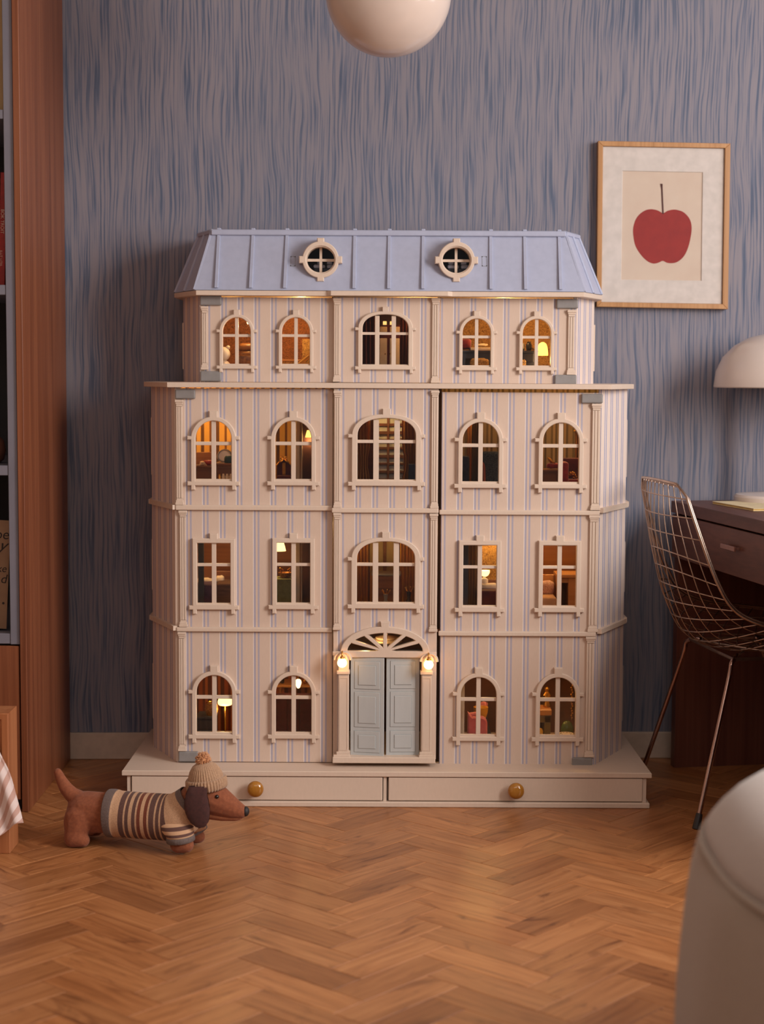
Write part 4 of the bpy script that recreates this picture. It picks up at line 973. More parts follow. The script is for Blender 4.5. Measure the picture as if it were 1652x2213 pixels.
# centre
curtain('sheer amber curtain at left of the lower wide window', 764, 797, 1156, FL2, 4.42, M_CURT)
curtain('sheer amber curtain at right of the lower wide window', 868, 900, 1156, FL2, 4.42, M_CURT)
o = T('doll_window', 'dim grey-gold doll window behind the lower wide window', 'window', 833, 4.5, Z(1236, 4.6))
mk('pane', lambda b: bx(b, 800, 862, 1160, 1238, YW - .008, YW - .004), MC('dim_gold_pane', (170, 148, 100), .4), o); mk('mullion', lambda b: bx(b, 829, 836, 1160, 1238, YW - .012, YW - .007), M_BROWN, o)
table_box('doll_dresser', 'dark grey-topped doll dresser in the lower wide window', 'dresser', 806, 878, 1240, FL2, 4.46, 4.53, M_BROWN, legs=False, top=M_HINGE)
for k, (px, m) in enumerate(((835, M_HINGE), (885, M_BLK))):
    o = T('doll_vase', ['grey vase low in the lower wide window centre', 'dark vase low at right in the lower wide window'][k], 'vase', px, 4.36, FL2)
    hh = Z(1284 - 6 * k, 4.36) - FL2
    mk('body', lambda b: lathe(b, (X(px, 4.36), 4.36, FL2), [(.006, 0), (.012, hh * .35), (.010, hh * .6), (.004, hh * .8), (.006, hh)], 16), m, o, smooth=True)
    mk('sprigs', lambda b: [tube(b, [(X(px, 4.36), 4.36, FL2 + hh * .9), (X(px, 4.36) + .012 * math.cos(a), 4.36 + .008 * math.sin(a), FL2 + hh + .012)], .0012, 5) for a in (0, 1.2, 2.4, 3.6, 5)], M_GOLD, o)
# right
o = T('doll_post', 'dark post at left of the third rectangular window', 'post', 1008, 4.34, FL2)
mk('shaft', lambda b: bx(b, 996, 1014, 1124, m_(FL2 + .006), 4.34, 4.36, .001), M_SLATE, o); mk('foot', lambda b: bx(b, 995, 1015, m_(FL2 + .006), m_(FL2), 4.337, 4.363, .001), M_SLATE, o)
curtain('beige curtain beside the post in third rectangular window', 1014, 1032, 1124, FL2, 4.40, M_CURTB, folds=3)
o = T('doll_screen', 'golden brown flock screen behind the third rectangular window', 'screen', 1060, 4.56, FL2)
mk('panel', lambda b: bx(b, 1034, 1090, 1126, m_(FL2), 4.585, 4.59), M_FLO2, o)
o = T('wall_lamp', 'glowing half-dome wall lamp in the third rectangular window', 'lamp', 1050, 4.47, Z(1246, 4.47))
q = P(1048, 1246, 4.47); u = 4.47 / 3600
mk('lamp_shade', lambda b: lathe(b, q, [(3 * u, 0), (8 * u, 3 * u), (11 * u, 9 * u), (11 * u, 13.5 * u), (1 * u, 14 * u)], 22), M_SHADE, o, smooth=True)
mk('bracket', lambda b: tube(b, [q + Vector((0, .008, .008)), (q.x, YW - .003, q.z + .008)], .002, 6), M_GOLD, o)
bulb_light('bulb_light', q + Vector((0, -.005, .03)), .06, o)
doll_bed('doll bed with white pillow and maroon cover in third rectangular window', 1036, 1086, 1252, 1276, FL2, 4.35, 4.45, M_MAROON, 1036, 1056, 1250, 1268)
t = tag(mk('folded_sheet', lambda b: pillow(b, 1034, 1084, 1262, 1277, 4.40, .03), M_WHITEC, smooth='all'), 'folded white sheet on the maroon doll bed', 'sheet')
doll_bed('doll bed with floral pillow in the far right rectangular window', 1164, 1206, 1240, 1290, FL2, 4.34, 4.44, MC('buff_bed_cover', (196, 150, 116), .85), 1164, 1200, 1256, 1287, M_FLORALP, M_OAKD)
o = T('doll_desk', 'honey wood doll desk in the far right rectangular window', 'desk', 1228, 4.36, FL2)
zt = Z(1241, 4.36)
mk('top', lambda b: bx(b, 1206, 1256, 1240, 1247, 4.35, 4.44), M_OAKD, o); mk('side_panel', lambda b: bx(b, 1209, 1217, 1247, m_(FL2), 4.36, 4.43), M_OAKD, o); mk('side_panel', lambda b: bx(b, 1231, 1254, 1247, m_(FL2), 4.36, 4.43), M_OAKD, o)
mk('apron', lambda b: bx(b, 1216, 1232, 1247, 1258, 4.362, 4.37), M_OAKD, o); mk('back_board', lambda b: bx(b, 1209, 1254, 1247, m_(FL2), 4.425, 4.431), M_BROWN, o)
# --- ground storey, left
o = table_box('doll_cabinet', 'dark slate cabinet low in the far left ground-floor window', 'cabinet', 424, 462, 1552, FL3, 4.36, 4.44, M_SLATE, legs=False)
o = T('doll_basket', 'tall gilded wicker basket on the dark slate cabinet', 'basket', 456, 4.38, Z(1552, 4.36))
zb = Z(1552, 4.36) + .0002; hb = Z(1522, 4.38) - zb
mk('body', lambda b: lathe(b, (X(456, 4.39), 4.39, zb), [(.014, 0), (.018, hb * .5), (.016, hb * .8), (.012, hb)], 22, mod=lambda a, k: 1 + .04 * math.sin(a * 11 + k * PI)), M_WICK, o, smooth=True)
mk('rim', lambda b: tube(b, [(X(456, 4.39) + .0125 * math.cos(t), 4.39 + .0125 * math.sin(t), zb + hb) for t in [2 * PI * i / 20 for i in range(20)]], .002, 6, closed=True), M_GOLD, o)
t = tag(mk('white_shoe', lambda b: (ball(b, (X(445, 4.33), 4.33, FL3 + .006), .013, 2, .006, .007), ball(b, (X(440, 4.33), 4.33, FL3 + .012), .006, 2, .010, .006)), M_LAV, smooth='all'), 'tiny pale slipper in the far left ground-floor window', 'shoe')
t.location.z = FL3 + .0002
o = T('doll_lamp', 'oval glowing lamp in the far left ground-floor window', 'lamp', 487, 4.40, FL3)
q = P(487, 1523, 4.40); u = 4.4 / 3600
mk('lamp_shade', lambda b: lathe(b, q, [(14 * u, 0), (16 * u, 2.5 * u), (16.5 * u, 7 * u), (14.5 * u, 13 * u), (10 * u, 16 * u), (2 * u, 16.5 * u)], 28), M_SHADE, o, smooth='all')
mk('stand', lambda b: lathe(b, (q.x, q.y, FL3), [(.014, 0), (.012, .004), (.0025, .008), (.0025, q.z - FL3 + .002)], 14), M_GOLD, o, smooth=True)
bulb_light('bulb_light', q + Vector((0, -.02, -.012)), .06, o)
t = tag(mk('gold_beads', lambda b: goldheap(b, 487, 1582, 4.34, 19, 26, 90, 5), M_GOLD, smooth='all'), 'heap of gold beads below the oval glowing lamp', 'beads')
t.location.z = FL3 + .0002
# second ground window
o = T('doll_shelf', 'brown wall shelf near the top of second ground-floor window', 'shelf', 636, 4.54, Z(1486, 4.54))
mk('board', lambda b: bx(b, 592, 682, 1482, 1487, 4.54, YW - .004), M_OAKD, o)
for a in (604, 668): mk('bracket', lambda b: bx(b, a, a + 4, 1487, 1500, 4.57, YW - .004), M_OAKD, o)
zs = Z(1482, 4.54) + .0002
for k, (px, m) in enumerate(((610, M_BLK), (660, M_GOLD), (668, M_WICK))):
    tag(mk('doll_bottle', lambda b: lathe(b, (X(px, 4.57), 4.57, zs), [(.005, 0), (.0065, .004), (.0065, .012), (.003, .017), (.0028, .022)], 14), m, smooth=True), ['black bottle on the brown doll wall shelf', 'gilded bottle on the brown doll wall shelf', 'wicker bottle at right end of doll wall shelf'][k], 'bottle')
o = T('doll_lamp', 'bare glowing bulb lamp hanging in the second ground-floor window', 'lamp', 645, 4.45, Z(1489, 4.45))
q = P(645, 1478, 4.45)
mk('bulb', lambda b: lathe(b, q, [(.001, -.012), (.004, -.010), (.007, -.002), (.0085, .004), (.007, .010), (.003, .013)], 18), M_SHADEW, o, smooth='all'); mk('cord', lambda b: tube(b, [q + Vector((0, 0, .012)), (q.x, q.y, Z2 - .008)], .0015, 6), M_GOLD, o)
o = T('doll_cupboard', 'dark red doll cupboard filling the second ground-floor window', 'cupboard', 636, 4.40, FL3)
mk('body', lambda b: bx(b, 594, 680, 1507, m_(FL3), 4.405, 4.46), M_MAROON, o)
for a, c in ((596, 621), (623, 647), (649, 678)): mk('door', lambda b: bx(b, a, c, 1510, m_(FL3 + .004), 4.40, 4.406, .0015), M_MAROON, o)
# hall
o = T('doll_ceiling_lamp', 'white flat ceiling lamp seen through the fanlight over the door', 'lamp', 836, 4.40, Z2 - .009)
q = P(836, 1392, 4.38)
mk('dish', lambda b: lathe(b, q, [(.012, 0), (.034, .003), (.042, .008), (.040, .012), (.010, .014)], 26), M_WHITEC, o, smooth=True)
mk('upper_dish', lambda b: lathe(b, q + Vector((0, 0, .014)), [(.028, 0), (.030, .005), (.008, .009)], 22), M_WHITEC, o, smooth=True); mk('rod', lambda b: tube(b, [q + Vector((0, 0, .02)), (q.x, q.y, Z2 - .008)], .003, 8), M_WHITEC, o)
# ground storey, right
o = T('doll_partition', 'cream upright board at left of third ground-floor window', 'board', 1000, 4.30, FL3)
mk('board', lambda b: bx(b, 984, 1008, 1400, m_(FL3 + .004), 4.30, 4.306), M_DOLLW, o); mk('foot', lambda b: bx(b, 982, 1010, m_(FL3 + .005), m_(FL3), 4.294, 4.312), M_DOLLW, o)
o = T('doll_chair', 'pink velvet doll chair in the third ground-floor window', 'chair', 1034, 4.31, FL3)
def pk(b):
    q0, q1 = P(1011, 1600, 4.335), P(1054, 1549, 4.335); r = .018
    plate(b, [(q0.x, FL3), (q1.x, FL3), (q1.x, q1.z - r)] + [(q1.x - r + r * math.cos(t), q1.z - r + r * math.sin(t)) for t in [PI / 2 * i / 8 for i in range(1, 9)]] + [(q0.x + .012, q1.z), (q0.x, q1.z + .012)], [], 4.33, 4.35, .004)
mk('backrest', pk, M_PINK, o, smooth=True); mk('seat', lambda b: bx(b, 1016, 1050, 1590, m_(FL3 + .004), 4.29, 4.332, .005, 3), M_PINK, o, smooth=True)
mk('roll', lambda b: tube(b, [P(1013, 1546, 4.345), P(1034, 1543, 4.345)], .007, 10), M_PINK, o, smooth=True)
o = T('doll_chair', 'yellow scoop doll chair behind the pink chair', 'chair', 1040, 4.39, FL3)
q = P(1040, 1550, 4.40)
mk('shell', lambda b: lathe(b, (q.x, 4.41, q.z), [(.006, -.012), (.014, -.004), (.0185, .010), (.020, .026), (.018, .026), (.013, .004)], 20), M_YELL, o, smooth=True)
mk('pedestal', lambda b: lathe(b, (q.x, 4.41, FL3), [(.014, 0), (.012, .004), (.003, .008), (.003, q.z - .012 - FL3)], 12), M_YELL, o, smooth=True)
o = T('doll_figure', 'small doll in a blue dress behind the yellow scoop chair', 'doll', 1048, 4.5, FL3)
q = P(1046, 1500, 4.5)
mk('dress', lambda b: lathe(b, (q.x, 4.5, FL3), [(.024, 0), (.022, .02), (.014, .055), (.010, .075), (.012, .088), (.004, .094)], 16), M_NAVY, o, smooth=True); mk('head', lambda b: ball(b, (q.x, 4.5, FL3 + .106), .012, 2), M_PINK, o, smooth='all'); mk('hair', lambda b: ball(b, (q.x, 4.504, FL3 + .110), .0125, 2), M_BLK, o, smooth='all')
o = T('doll_fireplace', 'olive doll fireplace with honey wood mantel in corner ground-floor window', 'fireplace', 1176, 4.40, FL3)
zm = Z(1532, 4.39)
mk('surround', lambda b: (bx(b, 1150, 1160, 1546, m_(FL3), 4.395, 4.45), bx(b, 1183, 1197, 1546, m_(FL3), 4.395, 4.45), bx(b, 1150, 1197, 1545, 1560, 4.395, 4.45), bx(b, 1150, 1197, 1546, m_(FL3), 4.445, 4.452)), M_OLIVE, o)
mk('mantel', lambda b: bx(b, 1146, 1199, 1532, 1545, 4.385, 4.455, .002), M_OAKD, o); mk('hearth', lambda b: bx(b, 1160, 1183, 1560, m_(FL3), 4.43, 4.444), M_BLK, o)
t = tag(mk('yellow_stool', lambda b: lathe(b, (X(1170, 4.345), 4.345, FL3 + .0001), [(.008, 0), (.010, .008), (.013, Z(1576, 4.345) - FL3 - .004), (.010, Z(1573, 4.345) - FL3)], 16), M_YELL, smooth=True), 'round yellow stool before the olive doll fireplace', 'stool')
o = T('doll_figurine', 'gilded figurine on the honey wood doll mantel', 'figurine', 1187, 4.42, zm)
mk('body', lambda b: lathe(b, (X(1188, 4.42), 4.42, zm), [(.009, 0), (.011, .006), (.006, .02), (.009, .034), (.004, .044)], 14, mod=lambda a, k: 1 + .15 * math.sin(3 * a + k)), M_GOLD, o, smooth=True); mk('head', lambda b: ball(b, (X(1188, 4.42), 4.42, zm + .050), .007, 2), M_GOLD, o, smooth='all')
o = T('doll_garland', 'thin gold garland hanging in the corner ground-floor window', 'garland', 1237, 4.36, Z(1560, 4.36))
mk('string', lambda b: tube(b, [P(1237, 1470, 4.38), P(1236, 1556, 4.38)], .0008, 5), M_GOLD, o)
for k in range(16): mk('bead', lambda b: ball(b, P(1236.5 + math.sin(k * 2.1) * 1.6, 1476 + 5 * k, 4.38), .0026, 1), M_GOLD, o, smooth='all')
mk('ceiling_hook', lambda b: tube(b, [P(1237, 1470, 4.38), (X(1237, 4.38), 4.38, Z2 - .008)], .0012, 5), M_GOLD, o)
t = tag(mk('green_pot', lambda b: lathe(b, (X(1233, 4.38), 4.38, FL3 + .0001), [(.010, 0), (.016, .012), (.017, Z(1570, 4.38) - FL3), (.012, Z(1560, 4.38) - FL3), (.006, Z(1556, 4.38) - FL3)], 18), M_GREEN, smooth=True), 'green glazed pot in the corner ground-floor window', 'pot')
o = T('doll_plate_stack', 'white patterned doll plate on a small stand in corner ground-floor window', 'plate', 1230, 4.32, FL3)
zt = Z(1586, 4.32)
mk('stand', lambda b: lathe(b, (X(1231, 4.32), 4.325, FL3), [(.010, 0), (.004, .004), (.006, zt - FL3 - .002)], 12), M_OAKD, o, smooth=True)
mk('plate', lambda b: lathe(b, (X(1231, 4.32), 4.325, zt - .003), [(.008, 0), (.020, .004), (.0195, .006), (.006, .003)], 22), M_WHITEC, o, smooth=True)
mk('plate_pattern', lambda b: [ball(b, (X(1231, 4.32) + .014 * math.cos(a), 4.325 + .014 * math.sin(a), zt + .0022), .002, 1, .0006) for a in [k * PI / 5 for k in range(10)]], M_BLK, o)
# attic, behind the round windows
for k, c in enumerate(OC):
    nm = 'left' if k == 0 else 'right'
    o = thing('doll_attic_chest', 'pale lavender chest behind the %s round roof window' % nm, 'chest', (c.x, 4.415, zr0))
    u = 4.45 / 3600; zt = c.z - 7 * u
    mk('body', lambda b: box(b, c.x - 16 * u, c.x + 26 * u, 4.415, 4.47, zr0 + .0004, zt - 8 * u, .002), M_SLATE, o)
    mk('lid', lambda b: box(b, c.x - 17 * u, c.x + 8 * u, 4.413, 4.472, zt - 8 * u, zt, .004, 2), M_LAV, o); mk('lid', lambda b: box(b, c.x + 12 * u, c.x + 28 * u, 4.413, 4.472, zt - 8 * u, zt, .003, 2), M_LAV, o)
    tag(mk('doll_cup', lambda b: lathe(b, (c.x - (3 if k == 0 else 9) * u, 4.43, zt + .0002), [(5 * u, 0), (6.5 * u, 3 * u), (6 * u, 8 * u), (3 * u, 10 * u)], 14), M_LAV, smooth=True), 'pale lavender cup on the chest behind %s round roof window' % nm, 'cup')
    tag(mk('doll_box', lambda b: box(b, c.x + 12 * u, c.x + 24 * u, 4.417, 4.44, zt + .0002, zt + 7 * u, .002), M_LAV), 'small pale box on the chest behind %s round roof window' % nm, 'box')

# ================================================================ THINGS IN THE ROOM
def G(px, py, z=0.0):
    r = ray(px, py); return Vector((0, 0, CAM_H)) + r * ((z - CAM_H) / r.z)
# ---- framed print on the wall
YPIC = 4.693
pic = thing('framed_picture', 'framed print of a red cherry-shaped fruit in a slim oak frame on the blue wall', 'picture', (X(1433, 4.7), 4.715, Z(665, 4.7)))
def tilt(bm):
    for v in bm.verts: v.co.y += WYK * (v.co.x - 0.78)
def px_poly(l, Y): return [(P(x, y, Y).x, P(x, y, Y).z) for x, y in l]
Qo = [(1293, 305), (1580.5, 309.5), (1575, 668), (1289.5, 663)]; Qi = [(1303.5, 316), (1569, 319.5), (1563.5, 657), (1300, 653)]
for i in range(4):
    j = (i + 1) % 4
    mk('frame_bar', lambda b: (plate(b, px_poly([Qo[i], Qo[j], Qi[j], Qi[i]], YPIC), [], YPIC, YPIC + .028, .001), tilt(b)), M_FRAME, pic)
yo = YPIC + .008
Mw = [(1347, 369), (1521, 371.5), (1518, 606), (1344, 604)]
mk('mat_board', lambda b: (plate(b, px_poly(Qi, YPIC), [px_poly(Mw, YPIC)], yo, yo + .004, .0012), tilt(b)), M_MAT, pic)
mk('print_paper', lambda b: (plate(b, px_poly([(1340, 364), (1526, 366), (1523, 610), (1340, 609)], YPIC), [], yo + .003, yo + .005), tilt(b)), M_PAPER, pic)
ap = [(825, 905), (770, 872), (700, 858), (640, 868), (580, 905), (530, 968), (502, 1060), (504, 1150), (526, 1255), (585, 1352), (655, 1420), (720, 1447), (775, 1438), (822, 1418), (868, 1437), (920, 1443), (980, 1430), (1045, 1378), (1092, 1295), (1124, 1180), (1139, 1060), (1118, 965), (1055, 893), (985, 866), (930, 862), (875, 875)]
cv = lambda l: [(1270 + a / 5.006, 280 + c / 5.006) for a, c in l]
def sm2(l): return [(v.x, v.y) for v in smoothpath([Vector((a, c, 0)) for a, c in l], 4)]
mk('printed_fruit', lambda b: (plate(b, px_poly(cv(sm2(ap)), YPIC), [], yo + .0024, yo + .0032), tilt(b)), M_RED, pic)
mk('printed_stem', lambda b: (plate(b, px_poly(cv([(795, 582), (822, 582), (822, 640), (834, 908), (818, 908), (806, 640)]), YPIC), [], yo + .0018, yo + .0032), tilt(b)), M_STEM, pic)
mk('glass_pane', lambda b: (plate(b, px_poly(Qi, YPIC), [], yo - .003, yo - .002), tilt(b)), M_PICGLASS, pic)
mk('backing_board', lambda b: (plate(b, px_poly(Qi, YPIC), [], yo + .0055, yo + .012), tilt(b)), M_BROWN, pic)
# ---- pendant globe
pc = P(840, -16, 3.92); pr = 133.5 * 3.92 / 3600 * .998
pend = thing('pendant_lamp', 'white opal glass globe pendant hanging above the dollhouse', 'lamp', (pc.x, pc.y, pc.z - pr))
def globe(b):
    bmesh.ops.create_uvsphere(b, u_segments=64, v_segments=40, radius=pr, matrix=Matrix.Translation(pc))
mk('globe', globe, M_OPAL, pend, smooth='all')
mk('fitter', lambda b: lathe(b, pc + Vector((0, 0, pr - .01)), [(.045, 0), (.045, .03), (.02, .045), (.008, .05)], 28), M_KNOB, pend, smooth=True, label='brass-coloured fitter')
mk('cord', lambda b: tube(b, [pc + Vector((0, 0, pr + .03)), (pc.x, pc.y, 2.68)], .003, 8), M_RUBBER, pend)
mk('canopy', lambda b: lathe(b, (pc.x, pc.y, 2.672), [(.01, 0), (.05, .008), (.055, .0278)], 28), M_OPAL, pend, smooth=True)
# ---- bookcase
BYF = 4.092; bxr = -0.881
bc = thing('bookcase', 'tall walnut bookcase with grey metal shelving at the left wall', 'bookcase', (-1.33, 4.4, 0))
byb = wy(-1.3) - .03
mk('side_panel', lambda b: box(b, bxr - .0165, bxr, BYF, wy(bxr) - .022, 0, 2.55, .0012), M_WALNUT, bc)
mk('side_panel', lambda b: box(b, -1.80, -1.784, BYF, byb, 0, 2.55, .0012), M_WALNUT, bc)
mk('top_panel', lambda b: box(b, -1.784, bxr - .0165, BYF, byb, 2.534, 2.55), M_WALNUT, bc)
mk('back_panel', lambda b: box(b, -1.784, bxr - .0165, byb - .012, byb, 0.05, 2.534), M_SHELFIN, bc)
zsh = lambda a: Z(a, 4.11, 10)
zlow = zsh(1391)
mk('metal_upright', lambda b: box(b, -.9222, bxr - .0175, BYF + .006, byb - .013, zlow, 2.53, .0012), M_GREYM, bc)
mk('metal_upright', lambda b: box(b, -1.783, -1.758, BYF + .006, byb - .013, zlow, 2.53, .0012), M_GREYM, bc)
for (a, c) in ((238, 258), (616, 637.5), (1005.5, 1027), (1368, 1390)):
    mk('metal_shelf', lambda b: box(b, -1.757, -.9225, BYF + .008, byb - .013, zsh(c), zsh(a), .0012), M_GREYM, bc)
mk('lower_carcass', lambda b: box(b, -1.783, bxr - .018, BYF + .03, byb - .013, 0.0, zlow - .002), M_SHELFIN, bc)
cb = mk('cabinet_door', lambda b: box(b, -1.33, bxr - .0195, BYF + .004, BYF + .024, 0.03, zlow - .004, .0015), M_WALNUT, bc); mk('cabinet_door', lambda b: box(b, -1.78, -1.334, BYF + .004, BYF + .024, 0.03, zlow - .004, .0015), M_WALNUT, bc)
s2z, s3z, s4z, s1z = zsh(616), zsh(1005.5), zsh(1368), zsh(238)
def text_part(txt, size, mat, mtx, parent, name='lettering', shear=0.0, loc=None):
    cu = bpy.data.curves.new(name, 'FONT'); cu.body = txt; cu.size = size; cu.align_x = 'CENTER'; cu.align_y = 'CENTER'; cu.shear = shear; cu.extrude = .0002
    o = bpy.data.objects.new(name, cu); COL.objects.link(o); bpy.context.view_layer.update()
    me = bpy.data.meshes.new_from_object(o.evaluated_get(bpy.context.evaluated_depsgraph_get())); bpy.data.objects.remove(o)
    me.transform(mtx @ Matrix.Rotation(PI / 2, 4, 'X')); me.materials.clear(); me.materials.append(mat)
    c = mtx.translation; me.transform(Matrix.Translation(-c))
    return link(name, me, parent, c)
M_REDB = MC('red_book_cloth', (150, 24, 18), 0.6, c2=(132, 20, 16), sc=(90, 90, 90)); M_PAGES = MC('book_page_edge', (206, 190, 170), 0.9); M_TAN = MC('tan_board', (180, 150, 110), 0.8, c2=(166, 136, 98), sc=(20, 20, 8))
M_KRAFT = MC('brown_kraft_card', (150, 118, 92), 0.85, c2=(140, 108, 84), sc=(30, 30, 30)); M_INK = MC('dark_brown_ink', (40, 26, 22), 0.7); M_OFFW = MC('offwhite_lettering', (206, 176, 160), 0.7); M_CLAY = MC('brown_clay', (112, 70, 52), 0.6)
def book(name, label, px, shelf_z, h, th, dep, lean, mc, Y=4.13):
    q = P(px, 600, Y)
    o = thing(name, label, 'book', (q.x, Y, shelf_z)); R = Matrix.Translation((q.x, Y, shelf_z)) @ Matrix.Rotation(lean, 4, 'Y')
    up = abs(math.sin(lean)) * th / 2
    R = Matrix.Translation((0, 0, up + .0005)) @ R
    mk('cover', lambda b: (box(b, -th / 2, th / 2, 0, .003, 0, h, .001), box(b, -th / 2, -th / 2 + .002, .001, dep, 0, h), box(b, th / 2 - .002, th / 2, .001, dep, 0, h)), mc, o, xf=R)
    mk('pages', lambda b: box(b, -th / 2 + .002, th / 2 - .002, .003, dep - .004, .003, h - .003), M_PAGES, o, xf=R, label='cream page block')
    return o, R
o, R = book('book', 'red book leaning right on the shelf with pale spine lettering', 3.5, s2z, .274, .0145, .17, .030, M_REDB)
text_part('BOK TROIT', .0115, M_OFFW, R @ Matrix.Translation((-.001, -.0002, .155)) @ Matrix.Rotation(PI / 2, 4, 'Y'), o)
text_part('ILLIT LITIIL', .0085, M_OFFW, R @ Matrix.Translation((-.003, -.0002, .065)) @ Matrix.Rotation(PI / 2, 4, 'Y'), o)
book('book', 'pale book standing behind the red book on the same shelf', -12, s2z, .262, .012, .16, .030, M_PAGES)
o = thing('storage_box', 'tall tan board box on the topmost visible shelf', 'box', (P(-20, 120, 4.13).x, 4.13, s1z))
xb = P(10.5, 120, 4.13).x
mk('body', lambda b: box(b, xb - .10, xb, 4.13, 4.33, s1z, s1z + .30, .002), M_TAN, o); mk('lid', lambda b: box(b, xb - .102, xb + .001, 4.128, 4.332, s1z + .30, s1z + .33, .002), M_TAN, o)
q = P(-14, 972, 4.20)
o = thing('clay_vase', 'round brown clay vase on the third shelf', 'vase', (q.x, 4.2, s3z))
mk('body', lambda b: lathe(b, (q.x, 4.2, s3z), [(.014, 0), (.026, .010), (.031, .034), (.026, .058), (.014, .070), (.011, .080), (.014, .086)], 28), M_CLAY, o, smooth='all')
mk('lip', lambda b: tube(b, [(q.x + .0135 * math.cos(t), 4.2 + .0135 * math.sin(t), s3z + .086) for t in [2 * PI * i / 20 for i in range(20)]], .002, 6, closed=True), M_CLAY, o, smooth='all')
yk = 4.14; q = P(21.5, 1125, yk)
o = thing('kraft_card', 'brown kraft card with dark brush lettering leaning on the lowest shelf', 'card', (q.x - .06, yk, s4z))
hk = q.z - s4z
Rk = Matrix.Translation((q.x - .013, yk, s4z)) @ Matrix.Rotation(.052, 4, 'Y')
mk('card', lambda b: box(b, -.14, 0, 0, .003, .0057, hk), M_KRAFT, o, xf=Rk)
for (t, sz, dx, dz, sh) in (('toe', .036, -.027, hk - .036, .15), ('y', .044, -.020, hk - .064, .5), ('ke', .026, -.018, hk - .122, .2), ('d', .032, -.012, hk - .148, .2), ('.', .05, -.010, hk - .196, 0)):
    text_part(t, sz, M_INK, Rk @ Matrix.Translation((dx, -.0002, dz)), o, shear=sh)
# ---- bed corner and blanket at left
bed = thing('bed_frame', 'warm wooden bed frame corner at the left edge before the bookcase', 'bed', (-1.2, 3.77, 0))
bX, bY0, bY1 = -0.8466, 3.729, 3.816; bz = Z(1542, bY0, 12); bl = .118
mk('leg', lambda b: box(b, bX - .06, bX, bY0, bY1, 0, bl + .002, .0015), M_BEDWOOD, bed); mk('leg', lambda b: box(b, -1.6, -1.54, bY0, bY1, 0, bl + .002, .0015), M_BEDWOOD, bed)
def fbd(b):
    plate(b, rect(-1.6, bX, bl, bz), [rect(-1.575, bX - .018, bl + .02, bz - .016)], bY0, bY1, .0025)
mk('footboard_frame', fbd, M_BEDWOOD, bed)
mk('footboard_panel', lambda b: plate(b, rect(-1.578, bX - .015, bl + .015, bz - .012), [], bY0 + .006, bY1 - .006), wood('bed_panel_wood', (164, 98, 58), (182, 116, 72), (196, 132, 86), 'X', 60), bed)
M_BLAN = stripe('pink_striped_cotton', [(0.0, (224, 206, 202)), (0.52, (196, 158, 146)), (0.97, (224, 206, 202))], 1.0, 0.9)
nd = M_BLAN.node_tree.nodes
for n_ in nd:
    if n_.type == 'TEX_COORD': tc_ = n_
for l_ in M_BLAN.node_tree.links[:]:
    if l_.to_node.bl_idname == 'ShaderNodeSeparateXYZ': s_ = l_.to_node; tc_ = l_.from_node; M_BLAN.node_tree.links.new(tc_.outputs['UV'], s_.inputs[0])
def grid_uv(name, V, mat, parent=None, thick=.002, us=None, smooth=True, skew=0.0):
    """mesh from a grid of points with UV (us[j], i)"""
    R_, Cn = len(V), len(V[0]); me = bpy.data.meshes.new(name)
    vs = [tuple(p) for r in V for p in r]; o0 = Vector((sum(p[0] for p in vs) / len(vs), sum(p[1] for p in vs) / len(vs), min(p[2] for p in vs)))
    fs = [(j * Cn + i, j * Cn + i + 1, (j + 1) * Cn + i + 1, (j + 1) * Cn + i) for j in range(R_ - 1) for i in range(Cn - 1)]
    me.from_pydata([tuple(Vector(p) - o0) for p in vs], [], fs)
    uv = me.uv_layers.new(name='UVMap')
    for l in me.loops:
        j, i = divmod(l.vertex_index, Cn); uv.data[l.index].uv = ((us[j] if us else j / (R_ - 1)) - skew * i, i / (Cn - 1))
    if smooth: me.polygons.foreach_set('use_smooth', [True] * len(me.polygons))
    me.materials.append(mat); o = link(name, me, parent, o0)
    if thick:
        s = o.modifiers.new('thickness', 'SOLIDIFY'); s.thickness = thick
    return o
Rg = [(-34, 1536), (-24, 1580), (0, 1632), (22, 1676), (40, 1735), (51, 1778)]
Bt = [(51, 1778), (30, 1782), (10, 1800), (-25, 1822), (-60, 1848), (-120, 1890)]
Vb = []; rg = smoothpath([Vector((a, c, 0)) for a, c in Rg], 6); bt = smoothpath([Vector((a, c, 0)) for a, c in Bt], 6); nn = len(bt)
rows = [(-1, 0), (-.5, 0)] + [(k / (len(rg) - 1), k) for k in range(len(rg))]
usb = []
for (t, k) in rows:
    row = []
    for i in range(nn):
        off = bt[i] - bt[0]; base_ = rg[k] + off * (.75 + .25 * max(t, 0)); 
        if t <= 0: base_ = Vector((rg[0].x + off.x * .75, 1536, 0))
        wv = .010 * math.sin(i * .55 + 2 * max(t, 0)) * max(t, 0) ** .7
        p = P(base_.x, base_.y, 3.722 - .012 * max(t, 0) + wv * .8)
        if t < 0: p = Vector((p.x, bY0 - .004 + (-t) * .075, bz + .003))
        if t == 0: p.z = bz + .001
        row.append(p)
    Vb.append(row); usb.append(max(t, -.6) * 8.0 + 6.1)
bl_ = grid_uv('striped_blanket', Vb, M_BLAN, None, .004, usb, skew=.11); tag(bl_, 'pink and white striped blanket corner hanging off the wooden bed', 'blanket')
